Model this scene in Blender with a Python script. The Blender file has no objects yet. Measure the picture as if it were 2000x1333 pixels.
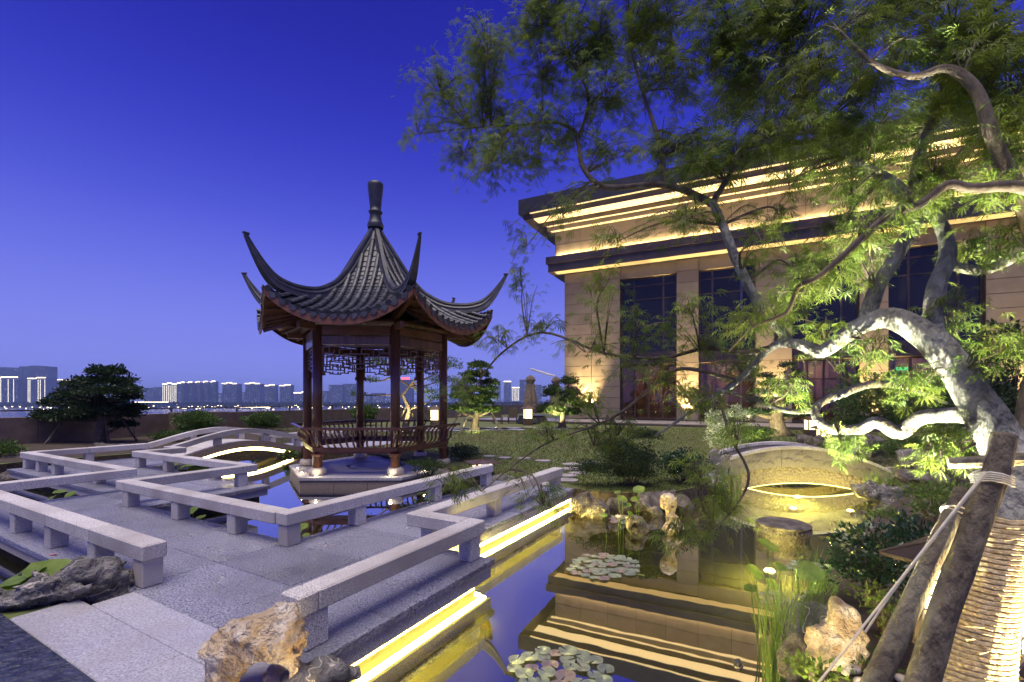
import bpy, bmesh, math, random
import numpy as np
from mathutils import Vector, Matrix, noise as mnoise

random.seed(7)
R = math.radians
sc = bpy.context.scene
col = sc.collection

# ------------------------------------------------------------------ camera
F, YH, HC = 900.0, 778.0, 1.7          # focal length in photo pixels, horizon row, eye height
cam = bpy.data.cameras.new('camera')
cam.sensor_width = 36.0
cam.lens = 36.0 * F / 2000.0
cam.shift_y = (YH - 666.5) / 2000.0
cam.clip_start = 0.05
cam.clip_end = 40000.0
camo = bpy.data.objects.new('camera', cam)
camo.location = (0, 0, HC)
camo.rotation_euler = (R(90), 0, 0)
col.objects.link(camo)
sc.camera = camo

# ------------------------------------------------------------------ dusk sky
world = bpy.data.worlds.new('World')
sc.world = world
world.use_nodes = True
wn, wl = world.node_tree.nodes, world.node_tree.links
bg = wn['Background']
tc = wn.new('ShaderNodeTexCoord')
sx = wn.new('ShaderNodeSeparateXYZ')
wl.new(tc.outputs['Generated'], sx.inputs[0])
cr = wn.new('ShaderNodeValToRGB')
cr.color_ramp.interpolation = 'B_SPLINE'
el = cr.color_ramp.elements
SKY = [(0.0, (.215, .240, .74)), (.10, (.195, .220, .73)), (.22, (.122, .146, .67)),
       (.36, (.045, .057, .53)), (.52, (.016, .020, .37)), (.68, (.008, .009, .235)), (1.0, (.008, .009, .21))]
el[0].position, el[0].color = SKY[0][0], (*SKY[0][1], 1)
el[1].position, el[1].color = SKY[-1][0], (*SKY[-1][1], 1)
for p, c in SKY[1:-1]:
    e = el.new(p); e.color = (*c, 1)
wl.new(sx.outputs['Z'], cr.inputs[0])
wl.new(cr.outputs[0], bg.inputs['Color'])
bg.inputs['Strength'].default_value = 1.0

# soft warm sun lamp from behind, added for unseen hotel lights and afterglow
sun = bpy.data.lights.new('sun', 'SUN')
sun.energy = 3.5
sun.angle = R(50)
sun.color = (1.0, .89, .79)
suno = bpy.data.objects.new('sun', sun)
suno.rotation_euler = Vector((.09, .20, -.97)).to_track_quat('-Z', 'Y').to_euler()
suno.location = (-4, -6, 12)
col.objects.link(suno)

sc.view_settings.view_transform = 'Standard'
sc.view_settings.look = 'None'
sc.view_settings.exposure = 0.32
sc.view_settings.gamma = 1.0
sc.render.engine = 'CYCLES'
cy = sc.cycles
cy.use_denoising = True
cy.max_bounces = 6
cy.diffuse_bounces = 2
cy.glossy_bounces = 3
cy.transmission_bounces = 4
cy.transparent_max_bounces = 8
cy.volume_bounces = 0
cy.caustics_reflective = False
cy.caustics_refractive = False
cy.sample_clamp_indirect = 4.0
cy.blur_glossy = 0.5

# ------------------------------------------------------------------ helpers
U1 = np.array([-1583 / 900, 1.0]); U1 /= np.linalg.norm(U1)     # walkway axis a: left and away
U2 = np.array([U1[1], -U1[0]])                                  # walkway axis b: right and away
U1V, U2V = Vector((U1[0], U1[1], 0)), Vector((U2[0], U2[1], 0))

def ab(a, b, z=0.0):
    p = a * U1 + b * U2
    return Vector((p[0], p[1], z))

def px(x, y, d):
    "photo pixel at depth d (metres along the view axis)"
    return Vector(((x - 1000) / F * d, d, HC - (y - YH) / F * d))

def ground(x, y, z=0.0):
    "photo pixel on a level surface at height z"
    d = (HC - z) * F / (y - YH)
    return Vector(((x - 1000) / F * d, d, z))

LOC = {}
def empty(name, loc, label, cat, group=None):
    o = bpy.data.objects.new(name, None)
    o.empty_display_size = .2
    o.location = loc
    col.objects.link(o)
    LOC[o.name] = Vector(loc)
    tag(o, label, cat, group)
    return o

def tag(o, label=None, cat=None, group=None, kind=None):
    if label: o['label'] = label
    if cat: o['category'] = cat
    if group: o['group'] = group
    if kind: o['kind'] = kind
    return o

class MB:
    "collects faces in world space and builds one mesh object"
    def __init__(s):
        s.v, s.f = [], []
    def add(s, vs, fs):
        n = len(s.v)
        s.v += [tuple(v) for v in vs]
        s.f += [tuple(i + n for i in f) for f in fs]
        return s
    def box(s, c, sx, sy, sz, ax=None, ay=None, az=None):
        c = Vector(c)
        ax = Vector((1, 0, 0)) if ax is None else ax
        ay = Vector((0, 1, 0)) if ay is None else ay
        az = Vector((0, 0, 1)) if az is None else az
        vs = [c + ax * (i * sx / 2) + ay * (j * sy / 2) + az * (k * sz / 2) for k in (-1, 1) for j in (-1, 1) for i in (-1, 1)]
        fs = [(0, 2, 3, 1), (4, 5, 7, 6), (0, 1, 5, 4), (2, 6, 7, 3), (0, 4, 6, 2), (1, 3, 7, 5)]
        if ax.cross(ay).dot(az) < 0: fs = [f[::-1] for f in fs]
        return s.add(vs, fs)
    def cbox(s, c, sx, sy, sz, ax=None, ay=None, az=None, ch=.01):
        "box with chamfered edges"
        c = Vector(c)
        ax = Vector((1, 0, 0)) if ax is None else ax
        ay = Vector((0, 1, 0)) if ay is None else ay
        az = Vector((0, 0, 1)) if az is None else az
        bm = bmesh.new()
        bmesh.ops.create_cube(bm, size=1)
        for v in bm.verts: v.co = Vector((v.co.x * sx, v.co.y * sy, v.co.z * sz))
        bmesh.ops.bevel(bm, geom=bm.edges[:], offset=ch, segments=1, affect='EDGES')
        bm.verts.index_update()
        flip = ax.cross(ay).dot(az) < 0
        vs = [c + ax * v.co.x + ay * v.co.y + az * v.co.z for v in bm.verts]
        fs = [tuple(v.index for v in f.verts) for f in bm.faces]
        if flip: fs = [f[::-1] for f in fs]
        bm.free()
        return s.add(vs, fs)
    def tube(s, path, rad, n=8, cap=True, squash=1.0, rough=0.0):
        path = [Vector(p) for p in path]
        m = len(path)
        if not hasattr(rad, '__len__'): rad = [rad] * m
        t0 = (path[1] - path[0]).normalized()
        ref = Vector((0, 0, 1)) if abs(t0.z) < .9 else Vector((1, 0, 0))
        u = t0.cross(ref).normalized()
        base = len(s.v)
        for i, p in enumerate(path):
            t = (path[min(i + 1, m - 1)] - path[max(i - 1, 0)]).normalized()
            u = (u - t * u.dot(t)).normalized()
            w = t.cross(u)
            for k in range(n):
                a = 2 * math.pi * k / n
                r = rad[i]
                if rough: r *= 1 + rough * mnoise.noise(Vector((p.x * 6 + math.cos(a) * 1.3, p.y * 6 + math.sin(a) * 1.3, p.z * 5)))
                s.v.append(tuple(p + u * math.cos(a) * r + w * math.sin(a) * r * squash))
        for i in range(m - 1):
            for k in range(n):
                a, b = base + i * n + k, base + i * n + (k + 1) % n
                s.f.append((a, b, b + n, a + n))
        if cap:
            s.f.append(tuple(base + k for k in range(n))[::-1])
            s.f.append(tuple(base + (m - 1) * n + k for k in range(n)))
        return s
    def lathe(s, c, prof, n=20, cap=True):
        c = Vector(c)
        base = len(s.v)
        for r, z in prof:
            for k in range(n):
                a = 2 * math.pi * k / n
                s.v.append((c.x + r * math.cos(a), c.y + r * math.sin(a), c.z + z))
        m = len(prof)
        for i in range(m - 1):
            for k in range(n):
                a, b = base + i * n + k, base + i * n + (k + 1) % n
                s.f.append((a, b, b + n, a + n))
        if cap:
            s.f.append(tuple(base + k for k in range(n))[::-1])
            s.f.append(tuple(base + (m - 1) * n + k for k in range(n)))
        return s
    def prism(s, poly, z0, z1):
        n = len(poly)
        area = sum(poly[i][0] * poly[(i + 1) % n][1] - poly[(i + 1) % n][0] * poly[i][1] for i in range(n))
        if area < 0: poly = poly[::-1]
        b = len(s.v)
        s.v += [(p[0], p[1], z0) for p in poly] + [(p[0], p[1], z1) for p in poly]
        s.f.append(tuple(range(b, b + n))[::-1])
        s.f.append(tuple(range(b + n, b + 2 * n)))
        for i in range(n):
            j = (i + 1) % n
            s.f.append((b + i, b + j, b + n + j, b + n + i))
        return s
    def sweep(s, rings, cap=True):
        "loft closed rings of points"
        n = len(rings[0]); b = len(s.v)
        for r in rings: s.v += [tuple(p) for p in r]
        for i in range(len(rings) - 1):
            for k in range(n):
                a, c = b + i * n + k, b + i * n + (k + 1) % n
                s.f.append((a, c, c + n, a + n))
        if cap:
            s.f.append(tuple(b + k for k in range(n))[::-1])
            s.f.append(tuple(b + (len(rings) - 1) * n + k for k in range(n)))
        return s
    def mesh(s, name, mat, origin):
        me = bpy.data.meshes.new(name)
        o = np.array(origin)
        v = np.array(s.v, dtype=np.float64).reshape(-1, 3) - o
        me.from_pydata(v.tolist(), [], s.f)
        me.materials.append(mat)
        me.update()
        return me
    def build(s, name, mat, parent=None, smooth=False, label=None, cat=None, group=None, kind=None):
        if parent is not None:
            origin = LOC[parent.name]
        else:
            a = np.array(s.v)
            origin = Vector(((a[:, 0].min() + a[:, 0].max()) / 2, (a[:, 1].min() + a[:, 1].max()) / 2, a[:, 2].min()))
        me = s.mesh(name, mat, origin)
        if smooth:
            me.polygons.foreach_set('use_smooth', [True] * len(me.polygons))
        o = bpy.data.objects.new(name, me)
        col.objects.link(o)
        if parent is not None:
            o.parent = parent
            LOC[o.name] = LOC[parent.name]
        else:
            o.location = origin
            LOC[o.name] = Vector(origin)
        return tag(o, label, cat, group, kind)

def put(name, me, mat4, parent):
    "place shared mesh data as a part; mat4 in world space"
    o = bpy.data.objects.new(name, me)
    col.objects.link(o)
    o.parent = parent
    o.matrix_basis = Matrix.Translation(-LOC[parent.name]) @ mat4
    LOC[o.name] = LOC[parent.name]
    return o

def frame(p, x, y, z):
    m = Matrix((x, y, z)).transposed().to_4x4()
    return Matrix.Translation(p) @ m

# ------------------------------------------------------------------ materials
MATS = {}
def material(name, c1, c2=None, scale=5.0, rough=.6, rough2=None, bump=0.0, bscale=None, detail=4.0, spec=.5,
             lo=.35, hi=.65, metallic=0.0, emit=None, estr=0.0, coat=0.0, stretch=None, c3=None, c3scale=1.0, translucent=0.0, bdist=.02, piece=0.0):
    m = bpy.data.materials.new(name)
    m.use_nodes = True
    n, l = m.node_tree.nodes, m.node_tree.links
    b = n['Principled BSDF']
    b.inputs['Roughness'].default_value = rough
    b.inputs['Metallic'].default_value = metallic
    b.inputs['Specular IOR Level'].default_value = spec
    b.inputs['Coat Weight'].default_value = coat
    b.inputs['Base Color'].default_value = (*c1, 1)
    geo = n.new('ShaderNodeNewGeometry')
    vec = geo.outputs['Position']
    if stretch:
        mp = n.new('ShaderNodeMapping'); mp.inputs['Scale'].default_value = stretch
        l.new(vec, mp.inputs[0]); vec = mp.outputs[0]
    if c2 is not None:
        t = n.new('ShaderNodeTexNoise'); t.inputs['Scale'].default_value = scale; t.inputs['Detail'].default_value = detail
        l.new(vec, t.inputs['Vector'])
        r = n.new('ShaderNodeValToRGB')
        r.color_ramp.elements[0].position, r.color_ramp.elements[1].position = lo, hi
        r.color_ramp.elements[0].color, r.color_ramp.elements[1].color = (*c1, 1), (*c2, 1)
        l.new(t.outputs['Fac'], r.inputs[0])
        out = r.outputs[0]
        if c3 is not None:
            t3 = n.new('ShaderNodeTexNoise'); t3.inputs['Scale'].default_value = c3scale; t3.inputs['Detail'].default_value = 5
            l.new(vec, t3.inputs['Vector'])
            r3 = n.new('ShaderNodeValToRGB')
            r3.color_ramp.elements[0].position, r3.color_ramp.elements[1].position = .45, .68
            r3.color_ramp.elements[0].color, r3.color_ramp.elements[1].color = (0, 0, 0, 1), (1, 1, 1, 1)
            l.new(t3.outputs['Fac'], r3.inputs[0])
            mx = n.new('ShaderNodeMix'); mx.data_type = 'RGBA'
            l.new(r3.outputs[0], mx.inputs['Factor'])
            l.new(out, mx.inputs['A']); mx.inputs['B'].default_value = (*c3, 1)
            out = mx.outputs['Result']
        if piece:
            oi = n.new('ShaderNodeObjectInfo')
            pr = n.new('ShaderNodeMapRange'); pr.inputs['To Min'].default_value = 1 - piece; pr.inputs['To Max'].default_value = 1 + piece
            l.new(oi.outputs['Random'], pr.inputs['Value'])
            pm_ = n.new('ShaderNodeMix'); pm_.data_type = 'RGBA'; pm_.blend_type = 'MULTIPLY'; pm_.inputs['Factor'].default_value = 1
            l.new(out, pm_.inputs['A']); l.new(pr.outputs[0], pm_.inputs['B'])
            out = pm_.outputs['Result']
        l.new(out, b.inputs['Base Color'])
        if rough2 is not None:
            tr = n.new('ShaderNodeTexNoise'); tr.inputs['Scale'].default_value = 1.7; tr.inputs['Detail'].default_value = 5
            l.new(vec, tr.inputs['Vector'])
            mr = n.new('ShaderNodeMapRange'); mr.inputs['From Min'].default_value = .35; mr.inputs['From Max'].default_value = .65
            mr.inputs['To Min'].default_value = rough; mr.inputs['To Max'].default_value = rough2
            l.new(tr.outputs['Fac'], mr.inputs['Value'])
            l.new(mr.outputs['Result'], b.inputs['Roughness'])
    if bump:
        tb = n.new('ShaderNodeTexNoise'); tb.inputs['Scale'].default_value = bscale or scale; tb.inputs['Detail'].default_value = 6
        l.new(vec, tb.inputs['Vector'])
        bp = n.new('ShaderNodeBump'); bp.inputs['Strength'].default_value = bump; bp.inputs['Distance'].default_value = bdist
        l.new(tb.outputs['Fac'], bp.inputs['Height'])
        l.new(bp.outputs[0], b.inputs['Normal'])
    if emit is not None:
        b.inputs['Emission Color'].default_value = (*emit, 1)
        b.inputs['Emission Strength'].default_value = estr
    if translucent:
        tl = n.new('ShaderNodeBsdfTranslucent')
        ms = n.new('ShaderNodeMixShader'); ms.inputs[0].default_value = translucent
        if c2 is not None: l.new(out, tl.inputs['Color'])
        else: tl.inputs['Color'].default_value = (*c1, 1)
        l.new(b.outputs[0], ms.inputs[1]); l.new(tl.outputs[0], ms.inputs[2])
        l.new(ms.outputs[0], n['Material Output'].inputs['Surface'])
    MATS[name] = m
    return m

GRANITE = material('granite', (.24, .225, .215), (.74, .715, .70), 115, rough=.62, bump=.12, bscale=140, detail=2, lo=.36, hi=.60, c3=(.40, .37, .35), c3scale=1.6, piece=0.10)
GRANITE_TAN = material('granite_tan', (.22, .17, .12), (.46, .38, .29), 80, rough=.6, bump=.15, bscale=120, detail=3, lo=.3, hi=.7, piece=0.10)
DECK = material('wet_granite', (.085, .087, .13), (.44, .445, .58), 68, rough=.22, rough2=.45, bump=1.0, bscale=42, detail=2, lo=.36, hi=.62, spec=.85, c3=(.16, .163, .215), c3scale=.8, bdist=.05, piece=0.14)  # speckle tinted blue-violet to add the sky's reflection to the stone colour
SLAB = material('smooth_granite', (.20, .20, .24), (.50, .50, .58), 75, rough=.36, rough2=.6, bump=.08, bscale=120, detail=3, lo=.3, hi=.7, spec=.5, c3=(.30, .28, .28), c3scale=1.2, piece=0.10)
SLATE = material('wet_slate', (.014, .019, .042), (.045, .052, .095), 14, rough=.34, rough2=.55, bump=.9, bscale=16, spec=.5, bdist=.06, piece=0.15)
WOOD = material('dark_lacquered_wood', (.10, .038, .017), (.19, .080, .036), 9, rough=.30, bump=.05, stretch=(1, 1, .12), coat=.3)
WOOD_L = material('brown_wood', (.14, .055, .024), (.25, .105, .045), 7, rough=.42, bump=.08, stretch=(.35, .35, 1))
TILE = material('slate_tile', (.026, .029, .040), (.066, .070, .090), 6, rough=.42, bump=.2, bscale=30, c3=(.040, .040, .046), c3scale=2.5, piece=0.22)
STONEW = material('pale_stone', (.50, .44, .36), (.66, .60, .50), 20, rough=.55, bump=.1, bscale=40)
CLAD = material('limestone_cladding', (.235, .188, .118), (.30, .248, .165), 1.4, rough=.55, bump=.04, bscale=60, c3=(.25, .20, .13), c3scale=.6, piece=0.09)
CORN = material('dark_cornice_stone', (.055, .042, .038), (.08, .062, .055), 1.2, rough=.5, bump=.05, bscale=50)
ROOFM = material('dark_metal_fascia', (.022, .021, .025), (.036, .034, .038), 2, rough=.45)
MULL = material('bronze_mullion', (.05, .035, .028), (.075, .052, .04), 4, rough=.4, metallic=.3)
PARAPET = material('brown_parapet_stone', (.115, .085, .065), (.165, .125, .095), 3, rough=.6, bump=.1, bscale=30, piece=0.12)
METAL = material('bronze_metal', (.10, .08, .065), (.14, .115, .095), 5, rough=.35, metallic=.6)
LAWN = material('lawn_soil', (.075, .100, .026), (.12, .145, .042), 3.0, rough=.9, bump=.5, bscale=60, c3=(.10, .095, .035), c3scale=.35)
SOIL = material('bank_soil', (.035, .026, .018), (.075, .055, .036), 6, rough=.9, bump=.7, bscale=14, bdist=.06)
PAVE = material('terrace_paving', (.22, .20, .20), (.34, .32, .32), 2.2, rough=.35, rough2=.6, bump=.1, bscale=40)
SOFT = material('painted_glow_soffit', (.8, .6, .35), rough=.6, emit=(1.0, .75, .36), estr=.8)  # glow put into the soffit surface in place of cove light falling on it
LED = material('led_strip', (.9, .8, .4), rough=.5, emit=(1.0, .80, .20), estr=1100)
LEDC = material('soft_led_strip', (.9, .8, .4), rough=.5, emit=(1.0, .84, .30), estr=3.0)
LEDB = material('bridge_led_strip', (.9, .8, .4), rough=.5, emit=(1.0, .82, .30), estr=14)
COVE = material('warm_cove_light', (.9, .7, .4), rough=.5, emit=(1.0, .76, .38), estr=130)
LAMP = material('lantern_paper', (.9, .8, .6), rough=.6, emit=(1.0, .80, .45), estr=3.2)
SPOTM = material('spot_lens', (.9, .9, .8), rough=.3, emit=(1.0, .85, .5), estr=14)
BLACKM = material('black_metal', (.02, .02, .02), (.03, .03, .03), 5, rough=.4)
# ------------------------------------------------------------------ setting: roof garden ground, pond, river
WZ = -.30                                   # pond water level; walkway top is 0
def loop_noise(pts, step=.45, amp=.07):
    out = []
    n = len(pts)
    for i in range(n):
        p, q = Vector(pts[i]), Vector(pts[(i + 1) % n])
        k = max(1, int((q - p).length / step))
        for j in range(k):
            r = p.lerp(q, j / k)
            w = mnoise.noise_vector(Vector((r.x * 1.3, r.y * 1.3, 3.1)))
            out.append(Vector((r.x + w.x * amp * 2, r.y + w.y * amp * 2)))
    return out
def ab2(a, b):
    v = ab(a, b); return (v.x, v.y)
pond = [(1.4, 2.3), (-.3, 2.2), (-1.45, 2.5), ab2(5.0, 1.4), ab2(7, 1.2), ab2(10, .9), ab2(13, 1.0), ab2(16.5, 2.0), ab2(17.4, 4.0),
        ab2(17.1, 6.5), ab2(17.3, 9.3), ab2(16.4, 10.6), ab2(14, 10.5), ab2(11.2, 10.4), ab2(9.5, 9.8), ab2(7.4, 9.2),
        ab2(6.3, 8.7), ab2(5.2, 8.15), ab2(3.3, 8.1), (1.6, 8.5), (2.6, 8.2), (3.5, 8.8), (4.3, 9.8), (4.8, 11.2), (5.4, 12.6),
        (7.0, 13.0), (8.1, 12.2), (8.3, 10.8), (7.9, 9.6), (7.1, 8.3), (6.0, 7.4), (4.8, 6.3), (3.6, 5.1), (2.7, 4.2), (2.15, 3.4), (1.75, 2.75)]
pond_n = loop_noise(pond)
PO = np.array([-18.5, 16.6])                 # a point of the parapet line
def par(t, o=0.0, z=0.0):
    p = PO + t * U2 - o * np.array([-U2[1], U2[0]]) * -1 * -1
    return Vector((p[0], p[1], z))
outer = [(par(-32).x, par(-32).y), (par(75).x, par(75).y), (70, par(75).y), (70, -8)]
bm = bmesh.new()
def ring(pts):
    vs = [bm.verts.new((p[0], p[1], 0)) for p in pts]
    return [bm.edges.new((vs[i], vs[(i + 1) % len(vs)])) for i in range(len(vs))]
eds = ring(outer) + ring(pond_n)
bmesh.ops.triangle_fill(bm, use_beauty=True, use_dissolve=False, edges=eds, normal=(0, 0, 1))
for f in bm.faces:
    if f.normal.z < 0: f.normal_flip()
me = bpy.data.meshes.new('lawn'); bm.to_mesh(me); bm.free()
me.materials.append(LAWN)
o = bpy.data.objects.new('lawn', me); col.objects.link(o); tag(o, kind='structure')
LOC['lawn'] = Vector((0, 0, 0))

m = MB()
n = len(pond_n)
for i, p in enumerate(pond_n): m.v += [(p.x, p.y, -.001), (p.x + .03, p.y, -1.0)]
for i in range(n):
    j = (i + 1) % n
    m.f.append((2 * i, 2 * j, 2 * j + 1, 2 * i + 1))
m.build('pond_bank', SOIL, kind='structure')

BED = material('murky_pond_bed', (.060, .062, .006), (.10, .100, .010), 1.3, rough=.9, c3=(.045, .048, .008), c3scale=.6)
MB().add([(-20, -2, -.68), (16, -2, -.68), (16, 18, -.68), (-20, 18, -.68)], [(0, 1, 2, 3)]).build('pond_bed', BED, kind='structure')

WATER = bpy.data.materials.new('pond_water'); WATER.use_nodes = True
nn, ll = WATER.node_tree.nodes, WATER.node_tree.links
nn.remove(nn['Principled BSDF'])
gl = nn.new('ShaderNodeBsdfGlossy'); gl.inputs['Roughness'].default_value = .012; gl.inputs['Color'].default_value = (.98, .99, 1, 1)
tr = nn.new('ShaderNodeBsdfTransparent'); tr.inputs['Color'].default_value = (.88, .86, .55, 1)
fr = nn.new('ShaderNodeFresnel'); fr.inputs['IOR'].default_value = 2.6
nz = nn.new('ShaderNodeTexNoise'); nz.inputs['Scale'].default_value = 2.2; nz.inputs['Detail'].default_value = 2
gp = nn.new('ShaderNodeNewGeometry'); ll.new(gp.outputs['Position'], nz.inputs['Vector'])
bp = nn.new('ShaderNodeBump'); bp.inputs['Strength'].default_value = .025; bp.inputs['Distance'].default_value = .02
ll.new(nz.outputs['Fac'], bp.inputs['Height']); ll.new(bp.outputs[0], gl.inputs['Normal'])
mp = nn.new('ShaderNodeMapRange'); mp.inputs['From Min'].default_value = .18; mp.inputs['From Max'].default_value = .5
mp.inputs['To Min'].default_value = .50; mp.inputs['To Max'].default_value = .93
ll.new(fr.outputs[0], mp.inputs['Value'])
mx = nn.new('ShaderNodeMixShader')
ll.new(mp.outputs[0], mx.inputs[0]); ll.new(tr.outputs[0], mx.inputs[1]); ll.new(gl.outputs[0], mx.inputs[2])
ll.new(mx.outputs[0], nn['Material Output'].inputs['Surface'])
MB().add([(-19.9, -1.9, WZ), (15.9, -1.9, WZ), (15.9, 17.9, WZ), (-19.9, 17.9, WZ)], [(0, 1, 2, 3)]).build('pond_water', WATER, kind='structure')

RIVER = material('river', (.03, .04, .09), (.05, .06, .12), .004, rough=.25, spec=.6)
MB().add([(-16000, -3000, -26), (16000, -3000, -26), (16000, 22000, -26), (-16000, 22000, -26)], [(0, 1, 2, 3)]).build('river', RIVER, kind='structure')

DARKENED = material('darkened_stone', (.05, .045, .025), (.10, .09, .05), 12, rough=.9, bump=.6, bscale=20)  # stone colour darkened to hold down the strip light falling on it
# near patio of wet slate, one slab per tile
patio = bpy.data.objects.new('slate_patio', None); col.objects.link(patio); tag(patio, kind='structure'); LOC[patio.name] = Vector((0, 0, 0))
for i in range(-2, 7):
    for j in range(-3, 2):
        b1 = 1.16 - j * .62 if j < 0 else 1.16 - j * .62
        a0 = 1.5 + i * .92 + (.46 if j % 2 else 0)
        if j < 0: continue
        c = ab(a0 + .46, b1 - .31, .006)
        if c.y < .3: continue
        MB().cbox(c, .912, .612, .03, U1V, U2V, ch=.004).build('slate_tile', SLATE, patio)

# ------------------------------------------------------------------ zigzag walkway of granite slabs
walk = bpy.data.objects.new('zigzag_walkway', None); col.objects.link(walk); tag(walk, kind='structure'); LOC[walk.name] = Vector((0, 0, 0))
def slabs(a_cuts, b_cuts, mat=DECK, zt=0.0, th=.065, g=.006):
    for i in range(len(a_cuts) - 1):
        for j in range(len(b_cuts) - 1):
            a0, a1, b0, b1 = a_cuts[i], a_cuts[i + 1], b_cuts[j], b_cuts[j + 1]
            dz = random.uniform(-.002, .002)
            MB().cbox(ab((a0 + a1) / 2, (b0 + b1) / 2, zt - th / 2 + dz), a1 - a0 - g, b1 - b0 - g, th, U1V, U2V, ch=.006).build('paving_slab', mat, walk)
slabs([2.57, 3.8, 5.0], [1.87, 2.64, 3.42, 4.16])
slabs([3.27, 5.0], [4.16, 4.30, 5.15, 6.0, 6.85, 7.6, 8.3])
slabs([5.0, 6.4, 7.8, 9.2, 10.55], [1.82, 2.64, 3.46])
slabs([8.55, 10.55], [3.46, 4.15, 4.85, 5.5])
slabs([10.55, 11.9, 13.25, 14.6, 15.95], [3.6, 4.55, 5.5])
slabs([13.5, 14.7, 15.95], [5.5, 6.42])
slabs([1.9, 3.4, 5.1], [1.165, 1.575], SLAB, .012, .08, .003)
slabs([1.9, 3.2, 4.86], [1.575, 1.87], SLAB, .010, .08, .003)
w = MB()
for a0, a1, b0, b1 in [(2.60, 5.0, 1.4, 4.12), (3.30, 4.97, 4.12, 8.3), (5.0, 10.51, 1.86, 3.42), (8.59, 10.51, 3.42, 5.46), (10.51, 15.91, 3.64, 5.46), (13.54, 15.91, 5.46, 6.4)]:
    w.box(ab((a0 + a1) / 2, (b0 + b1) / 2, -.128), a1 - a0, b1 - b0, .124, U1V, U2V)
w.build('edge_course', GRANITE, walk)
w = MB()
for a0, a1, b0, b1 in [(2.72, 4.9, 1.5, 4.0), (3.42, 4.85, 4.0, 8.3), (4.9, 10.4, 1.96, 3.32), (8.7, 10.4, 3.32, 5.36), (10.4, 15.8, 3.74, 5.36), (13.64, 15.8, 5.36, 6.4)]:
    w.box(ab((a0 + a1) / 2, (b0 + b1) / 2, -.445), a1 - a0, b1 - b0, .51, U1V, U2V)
w.build('foundation_wall', DARKENED, walk)
def led(name, p, q, label, w=.035, parent=None):
    d = (q - p); L = d.length; d.normalize()
    s = Vector((-d.y, d.x, 0))
    return MB().box((p + q) / 2, L, w, .022, d, s).build(name, LED, parent)
led('led_strip', ab(2.66, 1.95, -.203), ab(2.66, 4.08, -.203), '', .04, walk)
led('led_strip', ab(2.72, 4.09, -.203), ab(3.28, 4.09, -.203), '', .03, walk)
led('led_strip', ab(3.36, 4.2, -.203), ab(3.36, 8.1, -.203), '', .04, walk)

# ------------------------------------------------------------------ stone railings
T, BH, BW = .39, .145, .20
def rail(name, runs, label, group):
    "runs: list of (a0,b0,a1,b1,[post positions along 0..1]); beams butt end to end"
    p0 = ab(runs[0][0], runs[0][1])
    th = empty(name, p0, label, 'railing', group)
    for a0, b0, a1, b1, posts in runs:
        p, q = ab(a0, b0, T - BH / 2), ab(a1, b1, T - BH / 2)
        d = q - p; L = d.length; d.normalize(); s = Vector((-d.y, d.x, 0))
        cuts = [0.0] + [x for x in posts if .06 < x < .94] + [1.0]
        for i in range(len(cuts) - 1):
            c0, c1 = p + d * (L * cuts[i]), p + d * (L * cuts[i + 1])
            MB().cbox((c0 + c1) / 2, (c1 - c0).length - .004, BW, BH, d, s, ch=.012).build('beam', GRANITE, th)
        for x in posts:
            c = p + d * (L * x); h = T - BH
            MB().cbox((c.x, c.y, (h - .001) / 2), .18, .165, h - .001, d, s, ch=.008).build('post', GRANITE, th)
    return th
rail('stone_railing', [(2.80, 1.93, 2.80, 4.17, [.07, .93]), (2.902, 4.07, 3.65, 4.07, []), (3.55, 4.172, 3.55, 8.02, [.03, .40, .96])],
     'low granite railing along the pond with the glowing strip, beside the big pale rock', 'granite railings of the walkway')
rail('stone_railing', [(4.90, 3.27, 4.90, 7.72, [.025, .25, .62, .97]), (5.002, 3.35, 9.10, 3.35, [.045, .235, .57, .93][:0] + [.22, .56, .93]), (9.0, 3.452, 9.0, 5.46, [.86]),
                       (9.102, 5.36, 13.82, 5.36, [.24, .66, .95]), (13.72, 5.462, 13.72, 6.40, []), (13.822, 6.30, 14.42, 6.30, [])],
     'zigzag granite railing in front of the wooden pavilion', 'granite railings of the walkway')
rail('stone_railing', [(4.85, 2.02, 10.52, 2.02, [.022, .20, .41, .62, .97]), (10.42, 2.122, 10.42, 4.02, []), (10.522, 3.92, 15.92, 3.92, [.22, .62, .80, .96]), (15.82, 4.022, 15.82, 6.38, [.45, .97])],
     'zigzag granite railing with warm tan side beside the grey veined rock', 'granite railings of the walkway')

# ------------------------------------------------------------------ arched footbridge behind the walkway
ab0 = ab(15.1, 8.35)
br = empty('arched_footbridge', ab0, 'arched granite footbridge with a glowing yellow strip beside the pavilion', 'bridge')
B0, B1 = 6.42, 10.35
def arch(b, rise=.36):
    t = (b - B0) / (B1 - B0)
    return rise * math.sin(math.pi * max(0, min(1, t))) ** 1.15
N = 16
def curved(a, w, z0, z1, n=N, b0=B0, b1=B1, rise=.36):
    rings = []
    for i in range(n + 1):
        b = b0 + (b1 - b0) * i / n
        z = arch(b, rise)
        rings.append([ab(a - w / 2, b, z + z0), ab(a + w / 2, b, z + z0), ab(a + w / 2, b, z + z1), ab(a - w / 2, b, z + z1)])
    m = MB().sweep(rings); m.f = [f[::-1] for f in m.f]
    return m
nb = 18
for i in range(nb):
    b0 = B0 + (B1 - B0) * i / nb; b1 = B0 + (B1 - B0) * (i + 1) / nb
    rr = [[ab(14.5, b, arch(b) - .06), ab(15.9, b, arch(b) - .06), ab(15.9, b, arch(b)), ab(14.5, b, arch(b))] for b in (b0 + .004, b1 - .004)]
    MB().sweep(rr).build('deck_plank', GRANITE, br)
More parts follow.
